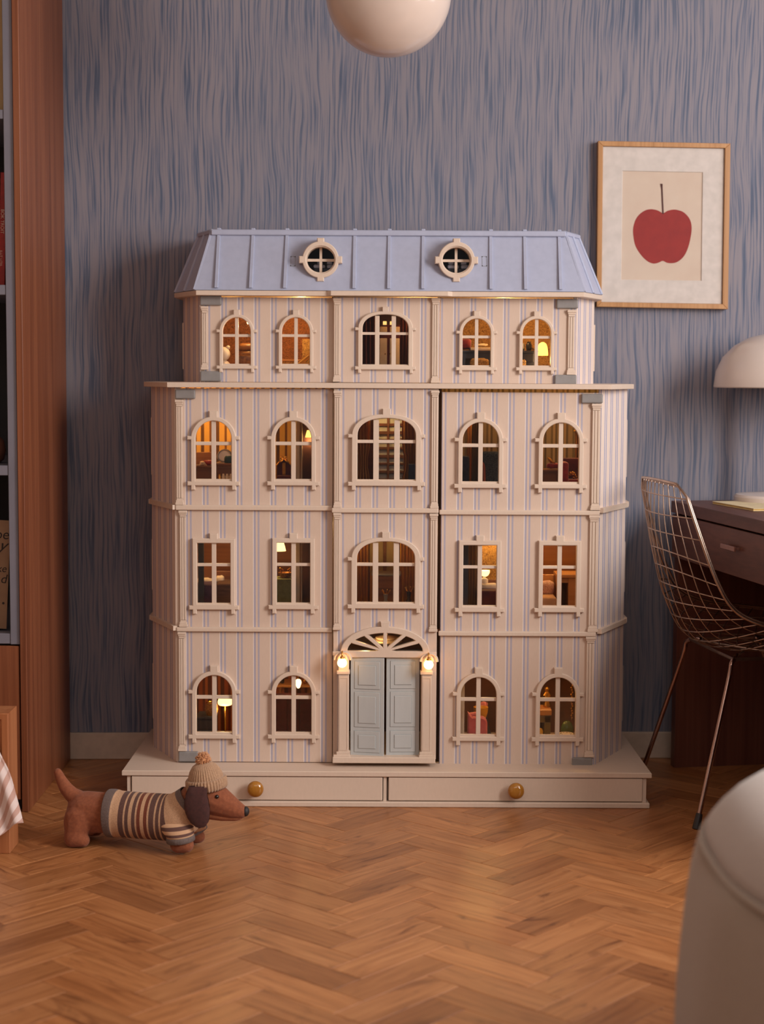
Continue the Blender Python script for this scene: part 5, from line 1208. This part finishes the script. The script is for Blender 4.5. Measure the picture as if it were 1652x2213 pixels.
# ---- blurred armchair in the right foreground
ac = thing('armchair', 'pale grey linen armchair with rounded back, blurred in the right foreground', 'armchair', (1.02, 2.15, 0))
YA, CXA = 2.15, 1.02
prof = [(1498, 2330), (1503, 2240), (1510, 2160), (1522, 2060), (1535, 1975), (1548, 1925), (1562, 1893)]
prof2 = [(1560, 1893), (1574, 1862), (1598, 1832), (1628, 1803), (1662, 1780), (1720, 1754), (1800, 1742), (1900, 1738)]
def rings(pr_, b, n=96, capT=True, extra=None):
    R_ = []
    L = [(P(a, c, YA).x, P(a, c, YA).z) for a, c in pr_]
    if extra: L = extra + L
    for (xl, z) in L:
        a = CXA - xl; bb = a * .80; ring = []
        for i in range(n):
            t = 2 * PI * i / n; e = 2 / 2.6
            fold = 1 + .006 * math.sin(t * 14) * (1 if pr_ is prof else .3)
            ring.append(b.verts.new((CXA + fold * a * math.copysign(abs(math.cos(t)) ** e, math.cos(t)), YA + .05 + fold * bb * math.copysign(abs(math.sin(t)) ** e, math.sin(t)), z)))
        R_.append(ring)
    for p_, q_ in zip(R_, R_[1:]):
        for i in range(n): b.faces.new((p_[i], p_[(i + 1) % n], q_[(i + 1) % n], q_[i]))
    b.faces.new(R_[0][::-1]); b.faces.new(R_[-1])
xl0 = P(1498, 2330, YA).x
mk('body', lambda b: rings(prof, b, extra=[(xl0 + .01, .07), (xl0, .10)]), M_LINEN, ac, smooth='all')
mk('top_cushion', lambda b: rings(prof2, b), M_LINENTOP, ac, smooth='all')
def pip(b):
    xl, z = P(1560, 1894, YA).x, P(1560, 1894, YA).z; a = CXA - xl; e = 2 / 2.6
    tube(b, [(CXA + a * math.copysign(abs(math.cos(t)) ** e, math.cos(t)), YA + .05 + a * .8 * math.copysign(abs(math.sin(t)) ** e, math.sin(t)), z) for t in [2 * PI * i / 80 for i in range(80)]], .005, 8, closed=True)
mk('piping', pip, M_LINEN, ac, smooth='all')
for sx_ in (-1, 1):
    for sy_ in (-1, 1): mk('foot', lambda b: lathe(b, (CXA + sx_ * .3, YA + .05 + sy_ * .24, 0), [(.014, 0), (.024, .07), (.026, .085)], 16), M_WALNUTD, ac, smooth=True)
def backrest(b):
    A = []
    for i in range(25):
        t = math.radians(-85 + 170 * i / 24)
        c_, s_ = math.cos(t), math.sin(t); ring = []
        for k_ in range(12):
            w = 2 * PI * k_ / 12; e_ = lambda q: math.copysign(abs(q) ** .7, q)
            rr = .47 + .055 * e_(math.cos(w)); ring.append(b.verts.new((CXA + rr * c_, YA + .05 + rr * .80 * s_, .60 + .20 * e_(math.sin(w)))))
        A.append(ring)
    for p_, q_ in zip(A, A[1:]):
        for k_ in range(12): b.faces.new((p_[k_], p_[(k_ + 1) % 12], q_[(k_ + 1) % 12], q_[k_]))
    b.faces.new(A[0][::-1]); b.faces.new(A[-1])
mk('backrest', backrest, M_LINEN, ac, smooth='all')
# ---- desk
DA = math.radians(10); DO = Vector((.806, 4.628, 0)); DH = .749
DM = Matrix.Translation(DO) @ Matrix(((math.sin(DA), math.cos(DA), 0, 0), (-math.cos(DA), math.sin(DA), 0, 0), (0, 0, 1, 0), (0, 0, 0, 1)))
desk = thing('desk', 'dark walnut writing desk with a wide drawer at the right wall', 'desk', DM @ Vector((.6, .3, 0)))
mk('desk_top', lambda b: box(b, 0, 1.25, 0, .56, DH - .032, DH, .0015), M_WALNUTX, desk, xf=DM)
mk('end_panel', lambda b: box(b, .004, .034, .012, .55, 0, DH - .032), M_WALNUTD, desk, xf=DM); mk('end_panel', lambda b: box(b, 1.215, 1.245, .012, .55, 0, DH - .032), M_WALNUTD, desk, xf=DM)
mk('back_panel', lambda b: box(b, .034, 1.215, .52, .54, .06, DH - .032), M_WALNUTD, desk, xf=DM)
mk('drawer_box', lambda b: box(b, .034, 1.215, .03, .50, DH - .148, DH - .038), M_WALNUTD, desk, xf=DM)
for u0, u1, uh in ((.002, 1.05, .452), (1.053, 1.247, 1.15)):
    dr = mk('drawer', lambda b: box(b, u0, u1, .004, .024, DH - .156, DH - .037, .0012), M_WALNUTX, desk, xf=DM)
    mk('drawer_handle', lambda b: (box(b, uh - .046, uh + .046, -.014, -.008, DH - .090, DH - .078, .001), box(b, uh - .040, uh - .033, -.010, .006, DH - .087, DH - .081), box(b, uh + .033, uh + .040, -.010, .006, DH - .087, DH - .081)), MC('brushed_bronze_pull', (176, 132, 122), .35, .7), dr, xf=DM)
# lamp
lq = Vector((1.075, 4.55, DH)); k = 4.55 / 3600
tl = thing('table_lamp', 'white mushroom dome table lamp on the walnut desk', 'lamp', lq)
zr = Z(838, 4.55, 1600)
mk('lamp_shade', lambda b: lathe(b, (lq.x, lq.y, zr), [(.165, .004), (.1695, 0), (.1705, .004), (.165, .045), (.148, .083), (.118, .114), (.078, .136), (.038, .146), (.004, .149)], 64, cap=False), M_OPALLAMP, tl, smooth='all')
mk('shade_diffuser', lambda b: lathe(b, (lq.x, lq.y, zr + .004), [(.002, .004), (.166, 0), (.166, .002), (.002, .006)], 48), M_OPALLAMP, tl, smooth=True)
mk('stem', lambda b: lathe(b, (lq.x, lq.y, DH + .02), [(.022, 0), (.018, .02), (.016, zr - DH - .018)], 24), M_OPALLAMP, tl, smooth=True)
mk('base', lambda b: lathe(b, (lq.x, lq.y, DH + .0004), [(.104, 0), (.109, .004), (.109, .018), (.104, .024), (.03, .030)], 56), M_OPALLAMP, tl, smooth=True)
# notebook
na, nb = G(1540, 1089, DH), G(1629, 1105, DH); dn = (nb - na); dn.z = 0; dl_ = dn.length; dn.normalize(); nw = Vector((-dn.y, dn.x, 0)) 
NM = Matrix.Translation(Vector((na.x, na.y, DH + .0003))) @ Matrix(((dn.x, nw.x, 0, 0), (dn.y, nw.y, 0, 0), (0, 0, 1, 0), (0, 0, 0, 1)))
nbk = thing('notebook', 'thin cream notebook lying at the desk edge before the lamp', 'notebook', NM.translation)
M_CREAMP = MC('cream_notebook_cover', (222, 204, 166), .7); 
mk('cover', lambda b: (box(b, 0, dl_, 0, .30, .0055, .007, .0004), box(b, 0, dl_, 0, .30, 0, .0014, .0004)), M_CREAMP, nbk, xf=NM); mk('pages', lambda b: box(b, .002, dl_ - .002, .001, .298, .0014, .0055), MC('yellowed_pages', (206, 168, 96), .8), nbk, xf=NM, label='yellowed page block')
# ---- wire chair
CA = math.radians(9); CH_O = Vector((.944, 4.248, 0)); CM = Matrix.Translation(CH_O) @ Matrix.Rotation(CA, 4, 'Z')
wc_ = thing('wire_chair', 'bronzed wire mesh shell chair on slim metal legs facing the desk', 'chair', CH_O)
Ct = [(-.256, .835), (-.256, .735), (-.240, .63), (-.212, .525), (-.165, .437), (-.075, .400), (.045, .397), (.145, .412), (.215, .43)]
Et = [(-.240, .829), (-.214, .735), (-.165, .60), (-.118, .525), (-.045, .490), (.055, .474), (.140, .464), (.19, .456), (.215, .445)]
Hw = [.168, .190, .205, .215, .226, .230, .222, .200, .165]
C3 = smoothpath([Vector((a, 0, c)) for a, c in Ct], 8); E3 = smoothpath([Vector((a, 0, c)) for a, c in Et], 8); H3 = smoothpath([Vector((h, 0, 0)) for h in Hw], 8); NT = len(C3) - 1
def SP(t, v):
    f = max(0, min(1, t)) * NT; i = min(int(f), NT - 1); w = f - i
    c, e, h = C3[i].lerp(C3[i + 1], w), E3[i].lerp(E3[i + 1], w), H3[i].x + (H3[i + 1].x - H3[i].x) * w
    p = c.lerp(e, abs(v) ** 2.0); return CM @ Vector((p.x, v * h, p.z))
for v in [-.86 + 1.72 * i / 10 for i in range(11)]: mk('wire', lambda b: tube(b, [SP(i / 48, v) for i in range(49)], .0016, 6), M_BRASSW, wc_, smooth='all')
for t in [.055 + .9 * i / 17 for i in range(18)]: mk('wire', lambda b: tube(b, [SP(t, -1 + 2 * i / 24) for i in range(25)], .0016, 6), M_BRASSW, wc_, smooth='all')
def rim(off):
    pts = [SP(0, v) for v in [-.8 + 1.6 * i / 10 for i in range(11)]] + [SP(t, 1) for t in [.045 + .91 * i / 40 for i in range(41)]] + [SP(1, v) for v in [.8 - 1.6 * i / 10 for i in range(11)]] + [SP(t, -1) for t in [.955 - .91 * i / 40 for i in range(41)]]
    cen = CM @ Vector((0.0, 0, .62)); return [p + (p - cen).normalized() * off for p in pts]
for off in (.0, -.011): mk('rim', lambda b: tube(b, rim(off), .0036 if off == 0 else .0030, 8, closed=True), M_BRASSW, wc_, smooth='all')
for (fx, fy, tx, ty) in ((-.218, -.25, -.105, -.165), (-.200, .25, -.105, .165), (.235, -.235, .10, -.165), (.235, .235, .10, .165)):
    A = CM @ Vector((fx, fy, .004)); Bp = CM @ Vector((tx, ty, .385)); C_ = CM @ Vector((tx * .75, ty * .8, .402))
    lg = mk('leg', lambda b: tube(b, smoothpath([A, A.lerp(Bp, .5), A.lerp(Bp, .92), Bp + Vector((0, 0, .006)), C_], 5), .0062, 12), M_CHROME, wc_, smooth='all')
    d_ = (Bp - A).normalized()
    mk('foot_cap', lambda b: tube(b, [A + Vector((0, 0, -.004)), A + d_ * .012, A + d_ * .034], .009, 14, radii=[.0105, .0095, .008]), M_RUBBER, lg, smooth=True)
mk('seat_support', lambda b: tube(b, [CM @ Vector((x, y, .398)) for x, y in ((-.10, -.16), (-.10, .16), (.10, .16), (.10, -.16))], .0042, 8, closed=True), M_BRASSW, wc_, smooth=True)
mk('seat_support', lambda b: [tube(b, [CM @ Vector((-.10, s_ * .16, .398)), CM @ Vector((.10, -s_ * .16, .396))], .003, 8) for s_ in (-1, 1)], M_BRASSW, wc_)
# ---- plush dachshund
yb = lambda px: 3.826 - (px - 165) / 230 * .054
K = 3.80 / 3600 * 1.003
M_PLUSH = MC('rust_brown_plush', (142, 80, 50), 0.9, c2=(126, 68, 42), sc=(160, 160, 160), bmp=.25, sheen=.12); M_PLUSHL = MC('light_rust_plush', (156, 94, 60), 0.9, c2=(142, 82, 52), sc=(160, 160, 160), bmp=.2, sheen=.12)
M_EARP = MC('dark_brown_plush', (74, 40, 37), 0.9, c2=(60, 33, 31), sc=(120, 120, 120), bmp=.2, sheen=.06); M_NOSE = MC('black_felt_nose', (40, 34, 36), 0.6, c2=(32, 26, 28), sc=(90, 90, 90)); M_EYE = MC('glossy_black_bead', (16, 12, 12), 0.08, spec=.8)
dog = thing('plush_dog', 'rust brown plush dachshund in a striped sweater and bobble hat on the parquet', 'toy', (X(310, 3.8), 3.79, 0))
def chain(b, pts, n=9):
    """pts: (px, py, y offset, radius px, width factor)"""
    for a, c in zip(pts, pts[1:]):
        for i in range(n + 1):
            t = i / n; px, py, dy, r, wf = [a[j] + (c[j] - a[j]) * t for j in range(5)]
            q = P(px, py, yb(px) + dy); rr = r * K
            ball(b, q, rr, 2, rr, rr * wf)
gz = lambda px, dy: None
def body(b):
    chain(b, [(188, 1754, 0, 47, .95), (250, 1758, 0, 46, .95), (320, 1762, 0, 45.5, .95), (380, 1765, 0, 45, .95)], 12)
    chain(b, [(184, 1764, 0, 45, 1.0), (190, 1755, 0, 47, .95)], 3)
    chain(b, [(384, 1760, 0, 45, .92), (408, 1742, 0, 37, .95), (428, 1722, 0, 37, .95)], 10)
    chain(b, [(440, 1715, 0, 42, .92), (452, 1722, 0, 41, .92), (480, 1736, 0, 31.5, .95), (505, 1748, 0, 22.5, 1.0), (521, 1753.5, 0, 15.5, 1.05)], 12)
    chain(b, [(440, 1700, 0, 36, .9), (442, 1715, 0, 40, .92)], 3)
    chain(b, [(172, 1727, 0, 20, 1), (156, 1718, 0, 17.5, 1), (143, 1704, 0, 15.5, 1), (133, 1687, 0, 12.5, 1), (125, 1669, 0, 9.5, 1)], 8)
    # near legs (towards the viewer), then far legs
    chain(b, [(172, 1772, -.030, 36, .7), (164, 1796, -.036, 25.5, .85), (160, 1808, -.040, 22, .95)], 8)
    chain(b, [(158, 1812, -.040, 20.5, 1), (172, 1813.5, -.040, 18, 1.05), (180, 1816, -.040, 15, 1.1)], 6)
    chain(b, [(386, 1785, -.024, 27, .8), (389, 1808, -.036, 24, .9), (391, 1821, -.040, 22, 1)], 7)
    chain(b, [(388, 1823, -.040, 22, 1), (403, 1826, -.040, 17, 1.1)], 6)
    chain(b, [(205, 1765, .028, 34, .7), (200, 1782, .045, 22, .9), (198, 1790, .050, 18, 1)], 7)
    chain(b, [(196, 1791, .050, 17, 1), (210, 1793, .050, 14, 1.1)], 6)
    chain(b, [(405, 1770, .028, 30, .8), (419, 1796, .040, 22, .95), (420, 1803, .042, 20, 1)], 7)
    chain(b, [(419, 1806, .042, 18, 1), (430, 1808, .042, 14.5, 1.1)], 6)
bm = bmesh.new(); body(bm)
for v in bm.verts:
    if v.co.z < .001: v.co.z = .001 + (v.co.z - .001) * .08
    if v.co.z < .0008: v.co.z = .0008
tmp = bpy.data.meshes.new('tmp'); bm.to_mesh(tmp); bm.free()
to = bpy.data.objects.new('tmp', tmp); COL.objects.link(to)
rm = to.modifiers.new('r', 'REMESH'); rm.mode = 'VOXEL'; rm.voxel_size = .0024
sm_ = to.modifiers.new('s', 'SMOOTH'); sm_.iterations = 7; sm_.factor = .5
bpy.context.view_layer.update()
me = bpy.data.meshes.new_from_object(to.evaluated_get(bpy.context.evaluated_depsgraph_get())); bpy.data.objects.remove(to); me.name = 'body'
me.polygons.foreach_set('use_smooth', [True] * len(me.polygons)); me.materials.clear(); me.materials.append(M_PLUSH)
vv = [v.co.copy() for v in me.vertices]; BV = BVHTree.FromPolygons(vv, [tuple(p.vertices) for p in me.polygons])
o0 = Vector((X(300, 3.8), 3.79, 0)); me.transform(Matrix.Translation(-o0)); link('body', me, dog, o0)
def hit(px, py):
    d = ray(px, py).normalized(); h = BV.ray_cast(Vector((0, 0, CAM_H)), d); return h[0] if h[0] else P(px, py, 3.73)
e = hit(469, 1722)
mk('eye', lambda b: ball(b, e + Vector((0, .0005, 0)), .0048, 3), M_EYE, dog, smooth='all'); e2 = Vector((e.x + .004, 2 * yb(469) - e.y, e.z)); mk('eye', lambda b: ball(b, e2, .0048, 3), M_EYE, dog, smooth='all')
q = P(531, 1753.5, yb(531)); mk('nose', lambda b: ball(b, q, .0088, 3, .0118, .0115), M_NOSE, dog, smooth='all')
def jaw(b):
    chain(b, [(452, 1757, 0, 13, 1.8), (480, 1763, 0, 11, 1.7), (508, 1766, 0, 8.5, 1.5), (518, 1765.5, 0, 7, 1.3)], 8)
def sm_obj(name, fn, mat, parent, vox=.0022, it=5):
    bm = bmesh.new(); fn(bm); t_ = bpy.data.meshes.new('t'); bm.to_mesh(t_); bm.free(); o_ = bpy.data.objects.new('t', t_); COL.objects.link(o_)
    r_ = o_.modifiers.new('r', 'REMESH'); r_.mode = 'VOXEL'; r_.voxel_size = vox; s_ = o_.modifiers.new('s', 'SMOOTH'); s_.iterations = it
    bpy.context.view_layer.update(); m2 = bpy.data.meshes.new_from_object(o_.evaluated_get(bpy.context.evaluated_depsgraph_get())); bpy.data.objects.remove(o_)
    m2.polygons.foreach_set('use_smooth', [True] * len(m2.polygons)); m2.materials.clear(); m2.materials.append(mat)
    c = sum((v.co for v in m2.vertices), Vector()) / len(m2.vertices); m2.transform(Matrix.Translation(-c)); return link(name, m2, parent, c)
sm_obj('jaw', jaw, M_PLUSHL, dog)
def lens(b, pts, Y, th, tiltf=lambda x, z: 0):
    L = [Vector(p) for p in px_poly(sm2(pts + pts[:1])[:-1], Y)]; c = sum(L, Vector((0, 0))) / len(L); n = len(L); S_ = [1, .97, .88, .72, .5, .25]
    for sg in (-1, 1):
        rs = [[b.verts.new(((c + (p - c) * s_).x, Y + sg * th * math.sqrt(1 - s_ * s_ * .98) + tiltf((c + (p - c) * s_).x, (c + (p - c) * s_).y), (c + (p - c) * s_).y)) for p in L] for s_ in S_]
        for p_, q_ in zip(rs, rs[1:]):
            for i in range(n): b.faces.new((p_[i], p_[(i + 1) % n], q_[(i + 1) % n], q_[i]))
        b.faces.new(rs[-1])
    bmesh.ops.remove_doubles(b, verts=b.verts[:], dist=.0022)
EARP = [(409, 1698), (400, 1722), (399, 1745), (405, 1766), (416, 1781), (431, 1789.5), (446, 1784), (454, 1765), (453.5, 1740), (449, 1715), (446, 1698)]
mk('ear', lambda b: lens(b, EARP, 3.718, .009, lambda x, z: -.004 * math.sin((z - .04) * 18)), M_EARP, dog, smooth='all'); mk('ear', lambda b: lens(b, EARP, 3.818, .009), M_EARP, dog, smooth='all')
# sweater
M_SWEAT, bs = base('striped_knit_sweater', 0.95, 0, .2)
N_, L_ = nodes(M_SWEAT); tcx = N_.new('ShaderNodeTexCoord'); sxy = N_.new('ShaderNodeSeparateXYZ'); L_.new(tcx.outputs['UV'], sxy.inputs[0])
BE, GR, DK, BR = (200, 160, 128), (112, 96, 92), (100, 72, 66), (118, 64, 48)
st = [(0.0, GR), (.252, BE)]
for k_ in range(8): st += [(.273 + .0140 * k_, BR if k_ in (3, 4) else DK), (.2822 + .0140 * k_, BE)]
st += [(.432, GR)]
col_ = ramp(M_SWEAT, sxy.outputs['X'], st, 'CONSTANT')
wv_ = N_.new('ShaderNodeTexWave'); wv_.inputs['Scale'].default_value = 1.0; mpv = N_.new('ShaderNodeMapping'); mpv.inputs['Scale'].default_value = (0, 60, 0); L_.new(tcx.outputs['UV'], mpv.inputs[0]); wv_.bands_direction = 'Y'; L_.new(mpv.outputs[0], wv_.inputs[0])
nn_ = nz(M_SWEAT, mp(M_SWEAT, (420, 420, 420)), 1.0, 2)
mxs = N_.new('ShaderNodeMixRGB'); mxs.blend_type = 'MULTIPLY'; mxs.inputs[0].default_value = .5; L_.new(col_, mxs.inputs[1]); L_.new(ramp(M_SWEAT, nn_.outputs['Fac'], [(.3, (180, 175, 170)), (.65, (255, 255, 255))]), mxs.inputs[2]); L_.new(mxs.outputs[0], bs.inputs['Base Color']); bump(M_SWEAT, bs, nn_.outputs['Fac'], .35, .001); bs.inputs['Sheen Weight'].default_value = .1
pw = [(236, 1757, 50.6), (244, 1757.3, 51.0), (252, 1757.8, 50.6), (258, 1758.4, 49.2), (274, 1759.8, 49), (300, 1762, 49), (340, 1764.5, 49), (372, 1766, 49.5), (390, 1759, 49), (403, 1748, 45), (413, 1738, 41.5), (420, 1731, 39.5)]
PWs = smoothpath([Vector(p) for p in pw], 5); VW = []; US = []
cen = [P(p.x, p.y, yb(p.x)) for p in PWs]
acc = 236.0
for i, p in enumerate(PWs):
    t_ = (cen[min(i + 1, len(cen) - 1)] - cen[max(i - 1, 0)]).normalized(); u_ = Vector((0, 1, 0)); u_ = (u_ - t_ * u_.dot(t_)).normalized(); w_ = t_.cross(u_)
    if i: acc += (cen[i] - cen[i - 1]).length / K
    rowp = []
    for j in range(121):
        a = 2 * PI * j / 120; rr = p.z * K * (1 + (.006 * (1 + math.sin(a * 40)) if p.x < 252 else .0))
        rowp.append(cen[i] + u_ * (rr * .96 * math.cos(a)) + w_ * rr * math.sin(a))
    VW.append(rowp); US.append(acc / 1000)
sw_ = grid_uv('sweater', VW, M_SWEAT, dog, -.0015, US); sw_['label'] = 'beige knitted sweater with dark stripes'
M_CUFF = MC('grey_knit_cuff', (112, 98, 95), .95, c2=(98, 85, 82), sc=(300, 300, 300), bmp=.3)
M_SLEEVE, bsl = base('striped_sleeve_knit', .95, 0, .2)
N_, L_ = nodes(M_SLEEVE); tcx = N_.new('ShaderNodeTexCoord'); sxy = N_.new('ShaderNodeSeparateXYZ'); L_.new(tcx.outputs['UV'], sxy.inputs[0]); L_.new(ramp(M_SLEEVE, sxy.outputs['X'], [(0, BE), (.30, DK), (.45, BE), (.62, DK), (.76, BE)], 'CONSTANT'), bsl.inputs['Base Color'])
for ps, c0p in (([(376, 1764, -.012, 39), (380, 1777, -.024, 39), (385, 1792, -.033, 35.5), (389, 1803, -.038, 30.5), (390, 1809, -.0385, 29)], (390.5, 1812, -.039)),
                ([(398, 1755, .014, 34), (410, 1772, .030, 33), (416, 1784, .038, 29), (420, 1793, .041, 26.5)], (421, 1795, .042))):
    pc_ = [P(a, c, yb(a) + d) for a, c, d, r in ps]; V_ = []
    for (c_, (a, cc, d, r)) in zip(pc_, ps):
        V_.append([c_ + Vector((math.cos(2 * PI * j / 48) * r * K, math.sin(2 * PI * j / 48) * r * K * (.80 if r > 32 else .95), .004 * math.cos(2 * PI * j / 48))) for j in range(49)])
    grid_uv('sleeve', V_, M_SLEEVE, sw_, -.0015)
    c0 = P(c0p[0], c0p[1], yb(390) + c0p[2]); kr = ps[-1][3] + 2
    mk('sleeve_cuff', lambda b: (lathe(b, (0, 0, 0), [((kr - 2) * K, -.007), (kr * K, -.006), (kr * K, .004), ((kr - 2) * K, .006)], 72, cap=False, mod=lambda a, k_: 1 + .012 * math.sin(a * 30)), b.transform(Matrix.Translation(c0) @ Matrix.Rotation(-.12 if c0p[2] < 0 else -.45, 4, 'Y'))), M_CUFF, sw_, smooth='all')
# hat
M_HAT = MC('taupe_rib_knit', (178, 142, 112), .95, c2=(156, 122, 96), sc=(260, 260, 260), bmp=.4, sheen=.3); M_POM = MC('caramel_yarn', (204, 148, 104), .95, c2=(184, 126, 84), sc=(200, 200, 200), sheen=.3)
hc = P(447, 1697, yb(447)); hm = Matrix.Translation(hc) @ Matrix.Rotation(-.13, 4, 'Y')
rib = lambda a, k_: 1 + .022 * math.sin(a * 40)
hat = mk('hat', lambda b: lathe(b, (0, 0, 0), [(38 * K, 2 * K), (38.5 * K, 16 * K), (36.5 * K, 24 * K), (32.5 * K, 34 * K), (25.5 * K, 44 * K), (15 * K, 51 * K), (3 * K, 54 * K)], 240, cap=False, mod=rib), M_HAT, dog, smooth='all', xf=hm, label='ribbed taupe knitted hat')
mk('hat_brim', lambda b: lathe(b, (0, 0, 0), [(39 * K, -6 * K), (42 * K, -8 * K), (44.5 * K, -4 * K), (44.8 * K, 6 * K), (44 * K, 14 * K), (41.5 * K, 17.5 * K), (38 * K, 16.5 * K)], 240, cap=False, mod=lambda a, k_: 1 + .028 * math.sin(a * 40)), M_HAT, hat, smooth='all', xf=hm)
pq = hm @ Vector((0, 0, 57 * K + .0))
def pom(b):
    rp = random.Random(4)
    ball(b, pq, 13 * K, 2)
    for i in range(230):
        z = rp.uniform(-1, 1); a = rp.uniform(0, 2 * PI); r_ = math.sqrt(1 - z * z); d = Vector((r_ * math.cos(a), r_ * math.sin(a), z))
        s_ = d.orthogonal().normalized(); l = rp.uniform(15.5, 18.5) * K
        tube(b, [pq + d * 8 * K, pq + d * 13 * K + s_ * .0012 * rp.uniform(-1, 1), pq + d * l + s_ * .0022 * rp.uniform(-1, 1)], .0014, 5, radii=[.0012, .0015, .0011])
mk('pompom', pom, M_POM, hat, smooth='all', kind='stuff')
